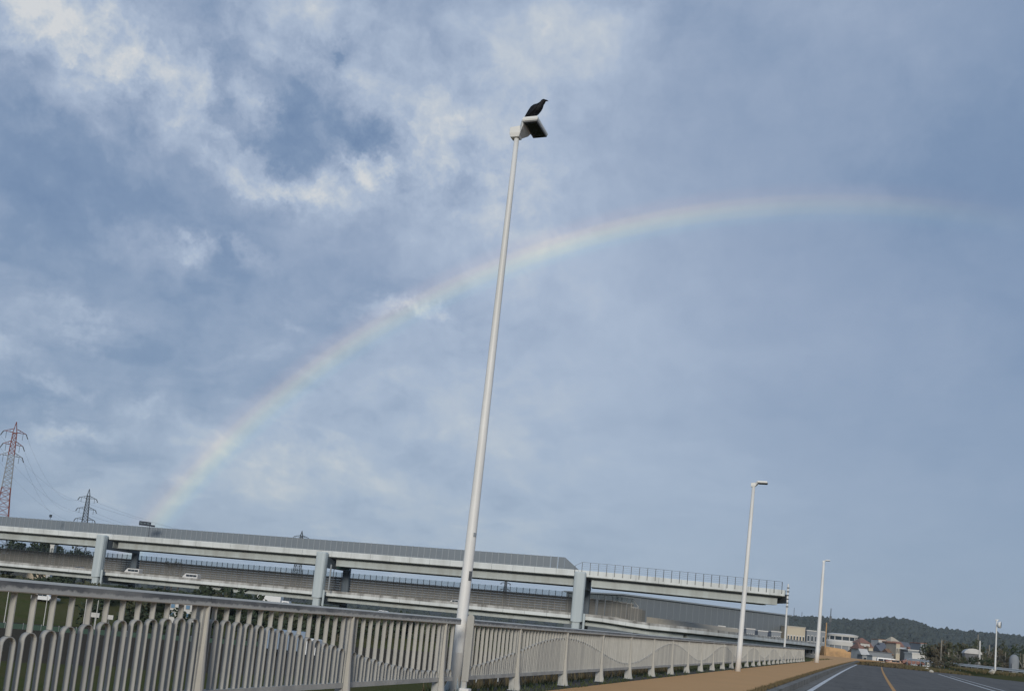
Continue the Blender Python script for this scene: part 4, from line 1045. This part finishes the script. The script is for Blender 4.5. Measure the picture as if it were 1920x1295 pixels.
# ------------------------------------------------------------------ far buildings
def house(label, px0, px1, pyt, D, wall, roof='flat', rm='roofgrey', depth=8, zb=-4.2, win=(2, 3), cat='building', name='house', wg='wglass'):
    a = gp(px0, D); c = gp(px1, D); d_ = (c - a).normalized(); Lx = (c - a).length; zt = zat((px0 + px1) / 2, pyt, D)
    r = thing(name, label, cat, (a.x, a.y, zb), math.atan2(d_.y, d_.x)); H_ = zt - zb
    hr = 0 if roof == 'flat' else min(2.2, H_ * .25)
    MB().box((Lx / 2, depth / 2, (H_ - hr) / 2), (Lx / 2, depth / 2, (H_ - hr) / 2)).build('wall', M[wall], r)
    if roof == 'flat':
        MB().box((Lx / 2, depth / 2, H_ - hr + .15), (Lx / 2 + .15, depth / 2 + .15, .16)).build('roof', M[rm], r)
    elif roof == 'gable':
        z0 = H_ - hr; e = .5
        MB().poly([(-e, -e, z0), (Lx + e, -e, z0), (Lx + e, depth + e, z0), (-e, depth + e, z0), (-e, depth / 2, H_), (Lx + e, depth / 2, H_)], [(0, 1, 5, 4), (2, 3, 4, 5), (0, 4, 3), (1, 2, 5), (3, 2, 1, 0)]).build('roof', M[rm], r)
    elif roof == 'hip':
        z0 = H_ - hr; e = .5; q = min(Lx, depth) * .4
        MB().poly([(-e, -e, z0), (Lx + e, -e, z0), (Lx + e, depth + e, z0), (-e, depth + e, z0), (q, depth / 2, H_), (Lx - q, depth / 2, H_)], [(0, 1, 5, 4), (2, 3, 4, 5), (0, 4, 3), (1, 2, 5), (3, 2, 1, 0)]).build('roof', M[rm], r)
    nr_, nc_ = win
    for i in range(nr_):
        for j in range(nc_):
            x = Lx * (j + .5) / nc_; z = (H_ - hr) * (1 - (i + .6) / (nr_ + .6)) ; ww = Lx / nc_ * .28; hh = (H_ - hr) / (nr_ + 1) * .3
            f = MB().box((x, -.02, z), (ww, .05, hh)).build('window', M['bwhite'] if wall != 'bwhite' else M['bgrey'], r)
            MB().box((x, -.06, z), (ww * .84, .03, hh * .8)).build('pane', M[wg], f)
    return r
# oval stand
g = gp(1578, 420); ov = thing('oval_hall', 'low oval white-roofed hall at the far end of the pavement', 'building', (g.x, g.y, -4), 0)
rx, ry = 6.6, 5.0; zt = zat(1578, 1187, 420) + 4
def ell(k, z, n=28): return [(rx * k * math.cos(a), ry * k * math.sin(a), z) for a in [6.283 * i / n for i in range(n)]]
MB().rings([ell(.92, 0), ell(.92, zt * .62)]).build('wall', M['bgrey'], ov)
MB().rings([ell(1.0, zt * .60), ell(1.04, zt * .72), ell(1.0, zt * .78)]).build('balcony', M['bwhite'], ov)
MB().rings([ell(.85, zt * .78), ell(.85, zt * .9)]).build('glazing', M['wglass'], ov)
MB().rings([ell(1.0, zt * .9), ell(1.04, zt * .97), ell(.7, zt)]).build('roof', M['bwhite'], ov)
for k in range(12):
    a = 6.283 * k / 12; MB().bar((rx * .93 * math.cos(a), ry * .93 * math.sin(a), 0), (rx * .93 * math.cos(a), ry * .93 * math.sin(a), zt * .9), .2, n=6).build('column', M['bwhite'], ov)
# tan earth bank in front
g = gp(1583, 330); eb = MB(); clump_pts = []
a = gp(1549, 330); c = gp(1618, 330); d_ = (c - a).normalized(); nv = Vector((-d_.y, d_.x)); Lx = (c - a).length
def eq(u_, v_, z): q = a + d_ * u_ + nv * v_; return (q.x, q.y, z)
eb.rings([[eq(-1, -3, -4), eq(Lx + 1, -3, -4), eq(Lx + 1, 6, -4), eq(-1, 6, -4)], [eq(0, 0, 2.6), eq(Lx * .5, 0, 2.2), eq(Lx * .5, 5, 2.4), eq(0, 5, 2.8)]])
eb.rings([[eq(Lx * .4, -2.6, -4), eq(Lx + 2, -2.6, -4), eq(Lx + 2, 5, -4), eq(Lx * .4, 5, -4)], [eq(Lx * .45, -.4, 1.7), eq(Lx + .5, -.4, .9), eq(Lx + .5, 4, .9), eq(Lx * .45, 4, 1.7)]])
tag(eb.build('earth_bank', M['tan']), kind='structure')
house('pale flat-roofed hall with dark columns left of the third lamp', 1474, 1508, 1175, 340, 'bcream', win=(1, 6), rm='cream')
house('grey low block right beside the third street lamp', 1511, 1546, 1183, 350, 'bgrey', win=(2, 5), rm='bwhite')
house('small white tower house with a brown front', 1612, 1630, 1195, 380, 'bwhite', 'hip', 'roofred', win=(3, 2), wg='bbrown')
house('white house with balconies left of the brown house', 1646, 1660, 1199, 400, 'bwhite', 'flat', 'bbrown', win=(3, 3))
house('brown apartment block in the middle of the far houses', 1662, 1676, 1203, 395, 'bbrown', 'flat', 'roofred', win=(3, 3))
house('cream roofed block standing behind the brown apartment block', 1670, 1684, 1193, 430, 'bcream', 'hip', 'bcream', win=(2, 2))
house('tan gabled house right of the brown apartment block', 1682, 1693, 1202, 400, 'bbrown', 'gable', 'roofred', win=(2, 2))
house('wide white shed with a grey roof in the far houses', 1686, 1704, 1213, 330, 'bwhite', 'gable', 'bwhite', win=(1, 5))
house('low blue grey shop with white fascia before the tower', 1702, 1722, 1219, 300, 'bgrey', 'flat', 'bwhite', win=(1, 6))
house('narrow grey tower block with a red and white roof frame', 1725, 1736, 1206, 320, 'bgrey', 'flat', 'roofred', win=(4, 2))
house('small white house far behind with a grey roof', 1690, 1706, 1203, 460, 'bgrey', 'gable', 'roofgrey', win=(2, 3))
house('white low annex at the foot of the narrow tower', 1710, 1740, 1226, 260, 'bwhite', 'flat', 'bwhite', depth=5, win=(1, 5))
house('long low white wall-like store in front of the far houses', 1636, 1668, 1231, 270, 'bwhite', 'flat', 'bgrey', depth=4, win=(1, 8))
house('dark low store with black openings right of the earth bank', 1629, 1672, 1223, 300, 'bgrey', 'flat', 'roofgrey', depth=5, win=(1, 7))
house('teal kiosk at the right end of the earth bank', 1617, 1627, 1216, 280, 'bgrey', 'gable', 'bwhite', depth=4, win=(2, 1))
# more pale blocks between the shed and the pavement end
for i, (p0, p1, py, D, wl) in enumerate([(1345, 1358, 1174, 330, 'bgrey'), (1364, 1380, 1178, 330, 'bcream'), (1398, 1414, 1179, 325, 'bgrey'), (1420, 1438, 1183, 330, 'bgrey'), (1445, 1463, 1184, 335, 'bgrey')]):
    house(['grey block behind the board fence, leftmost of five', 'cream block behind the board fence, just left of the second lamp', 'grey block just right of the second street lamp', 'cream block midway between second lamp and white mast', 'grey block immediately left of the white mast'][i], p0, p1, py, D - 45, wl, 'flat', 'bwhite', depth=5, win=(2, 4))
hrng = random.Random(5)
for i in range(18):
    px = 1604 + i * 7.6 + hrng.uniform(-2, 2); wpx = hrng.uniform(5, 9); D = hrng.uniform(300, 420); py = 1208 + (px - 1600) * .07 + hrng.uniform(-8, 7)
    wl, nm = hrng.choice([('bwhite', 'white'), ('bcream', 'cream'), ('bwhite', 'white'), ('bgrey', 'grey'), ('bwhite', 'white')]); rt_, rn = hrng.choice([('gable', 'gabled'), ('hip', 'hip-roofed'), ('flat', 'flat-roofed')])
    h_ = house('tiny %s %s house at the foot of the hill, %s from the left' % (nm, rn, ORD[i]), px, px + wpx, py, D, wl, rt_, hrng.choice(['roofgrey', 'roofred', 'roofgrey', 'bbrown']), win=(2, 2)); h_['group'] = 'tiny houses at the foot of the hill'
# domes on the right
for i, (px, py, D, r_) in enumerate([(1824, 1215, 150, 1.3), (1901, 1226, 128, .62)]):
    g = gp(px, D); dm = thing('tank', ['pale low domed shed among the trees on the right', 'upright white tank with a rounded top at the right edge'][i], 'shed' if i == 0 else 'tank', (g.x, g.y, terr(g.x, g.y)))
    H_ = zat(px, py, D) - terr(g.x, g.y)
    if i == 0:
        pts = [(r_ * math.cos(a), H_ * .75 + H_ * .25 * math.sin(a)) for a in [math.pi * q / 10 for q in range(11)]]
        MB().prism([(x, z) for x, z in pts], 0, 5, lambda u_, v_, h: (u_, h, v_)).build('roof', M['bwhite'], dm)
        MB().box((0, 2.5, H_ * .375), (r_ * .92, 2.3, H_ * .374)).build('wall', M['dsteel'], dm)
    else:
        MB().rings([[(r_ * k * math.cos(a), r_ * k * math.sin(a), z * H_) for a in [6.283 * q / 16 for q in range(16)]] for k, z in ((1, 0), (1, .72), (.8, .9), (.3, 1.0))]).build('shell', M['bgrey'], dm, smooth=True)
        MB().box((0, -r_ - .02, H_ * .3), (.35, .06, H_ * .25)).build('door', M['bgrey'], dm)
# pole pair left of oval hall
g = gp(1547, 240); po = tag(MB().bar((g.x, g.y, -4), (g.x, g.y, zat(1547, 1166, 240)), .2, .14, n=8).build('rusty_pole', M['tan']), 'thin orange brown pole just right of the third lamp', 'pole')
g = gp(1554, 520); an = thing('antenna', 'tall dark antenna mast above the oval hall against the hill', 'antenna', (g.x, g.y, -5))
za = zat(1554, 1139, 520) + 5; MB().bar((0, 0, 0), (0, 0, za), .5, .2, n=4).build('mast', M['dsteel'], an); MB().box((0, 0, za * .8), (.6, .4, 1.6)).build('aerial', M['dsteel'], an)
for i, (px, py) in enumerate(((1485, 1138), (1500, 1146))):
    g = gp(px, 520); MBo = MB().bar((g.x, g.y, -5), (g.x, g.y, zat(px, py, 520)), .28, .12, n=4).build('antenna', M['dsteel']); tag(MBo, ['thin antenna rising left of the third lamp, the taller', 'thin antenna rising left of the third lamp, the shorter'][i], 'antenna')
# vehicles by the far houses
def lot(kind, label, cat, px, D, m, rz, z=None):
    g = gp(px, D); return vehicle(kind, label, cat, (g.x, g.y, terr(g.x, g.y) if z is None else z), rz, m)
lot('box', 'white box truck parked beyond the far end of the road', 'truck', 1727, 205, M['carwhite'], .1)
lot('box', 'red truck parked left of the white box truck at the road end', 'truck', 1692, 204, M['carred'], .1)
lot('car', 'dark red car at the far right end of the road', 'car', 1712, 190, M['carred'], .15)
lot('car', 'orange car parked beside the red truck', 'car', 1681, 196, M['carorange'], .15)
lot('van', 'white van parked before the long low store', 'van', 1665, 215, M['carwhite'], .1, -1.2)
# yard behind the railing
lot('car', 'white car parked on the slope seen between the leftmost pickets', 'car', 92, 158, M['carwhite'], .35)
lot('box', 'blue grey box truck in the yard seen through the railing', 'truck', 560, 112, M['carblue'], .35)
lot('box', 'white and grey truck on the road below the viaduct', 'truck', 515, 188, M['carwhite'], .35, -1.5)
lot('van', 'white van under the viaduct right of the second pier', 'van', 612, 178, M['carwhite'], .35, -1.7)
lot('car', 'cream car under the viaduct left of the tall lamp', 'car', 722, 178, M['bcream'] if False else M['carwhite'], .35, -.6)
house('small white kiosk with blue glass seen through the railing', 322, 378, 1128, 158, 'bwhite', 'flat', 'bwhite', depth=4, zb=-4.5, win=(2, 4), name='kiosk', wg='bglass')
house('long cream row of low houses between the decks at the left', 18, 92, 1027, 380, 'bcream', 'gable', 'roofgrey', depth=6, zb=-5, win=(1, 8))
house('narrow white sign-like block among the trees between the decks', 86, 93, 1021, 340, 'bwhite', 'flat', 'bwhite', depth=2, zb=-5, win=(1, 1))
# low green sheet fence and field posts
gf = thing('sheet_fence', 'low dark green sheet fence across the yard seen through the railing', 'fence')
a = gp(-80, 113); c = gp(560, 131); d_ = (c - a); L_ = d_.length; d_.normalize(); n = int(L_ / 2)
sm = MB().box((0, 0, .32), (.97, .03, .32)).mesh('sheet', M['netgreen']); sp_ = MB().box((0, .05, .38), (.04, .04, .38)).mesh('post', M['steel'])
for k in range(n):
    p = a + d_ * (k * 2 + 1); inst(sm, 'sheet', gf, (p.x, p.y, LOW), math.atan2(d_.y, d_.x)); q = a + d_ * (k * 2); inst(sp_, 'post', gf, (q.x, q.y, LOW), math.atan2(d_.y, d_.x))
for i, px in enumerate((22, 70, 95, 168, 190, 232)):
    g = gp(px, 128); tag(MB().bar((g.x, g.y, LOW), (g.x, g.y, LOW + 4.2), .06, .05, n=6).build('net_post', M['bwhite']), 'thin white net post in the yard behind the railing, ' + ORD[i] + ' from the left', 'post', 'white net posts in the yard')
for i, (px, D, py, w_) in enumerate([(188, 132, 1153, .6), (214, 135, 1157, .6)]):
    g = gp(px, D); r = thing('notice_board', ['pale notice board on a pole in the yard, the left one', 'bright white notice board in the yard, the right one'][i], 'sign', (g.x, g.y, LOW), .3)
    zt = zat(px, py, D) - LOW; MB().box((0, 0, zt), (w_, .04, .32)).build('panel', M['bwhite'], r); MB().bar((0, .06, 0), (0, .06, zt), .05, n=6).build('post', M['steel'], r)
p_ = [gp(898, 98), gp(948, 104)]; z = LOW + .9
bar_ = thing('road_barrier', 'white barrier beam on the low ground seen under the railing', 'barrier')
MB().rings([[(q.x, q.y, z - .22), (q.x, q.y + .12, z - .22), (q.x, q.y + .12, z + .22), (q.x, q.y, z + .22)] for q in p_]).build('beam', M['bwhite'], bar_)
for q in (p_[0].lerp(p_[1], .1), p_[0].lerp(p_[1], .9)): MB().bar((q.x, q.y + .2, LOW), (q.x, q.y + .2, z + .2), .08, n=6).build('post', M['steel'], bar_)

# ------------------------------------------------------------------ haze
hm = bpy.data.materials.new('haze_air'); hm.use_nodes = True; t = NT(hm.node_tree); t.n.clear()
pv = t.new('ShaderNodeVolumePrincipled'); pv.inputs['Color'].default_value = (.80, .90, 1.0, 1); pv.inputs['Density'].default_value = 0.00009
oo = t.new('ShaderNodeOutputMaterial'); t.l.new(pv.outputs[0], oo.inputs['Volume'])
hz_o = MB().box((0, 2000, 40), (6300, 6300, 47)).build('haze', hm); tag(hz_o, kind='stuff', label='thin bluish haze in the distant air', cat='haze')
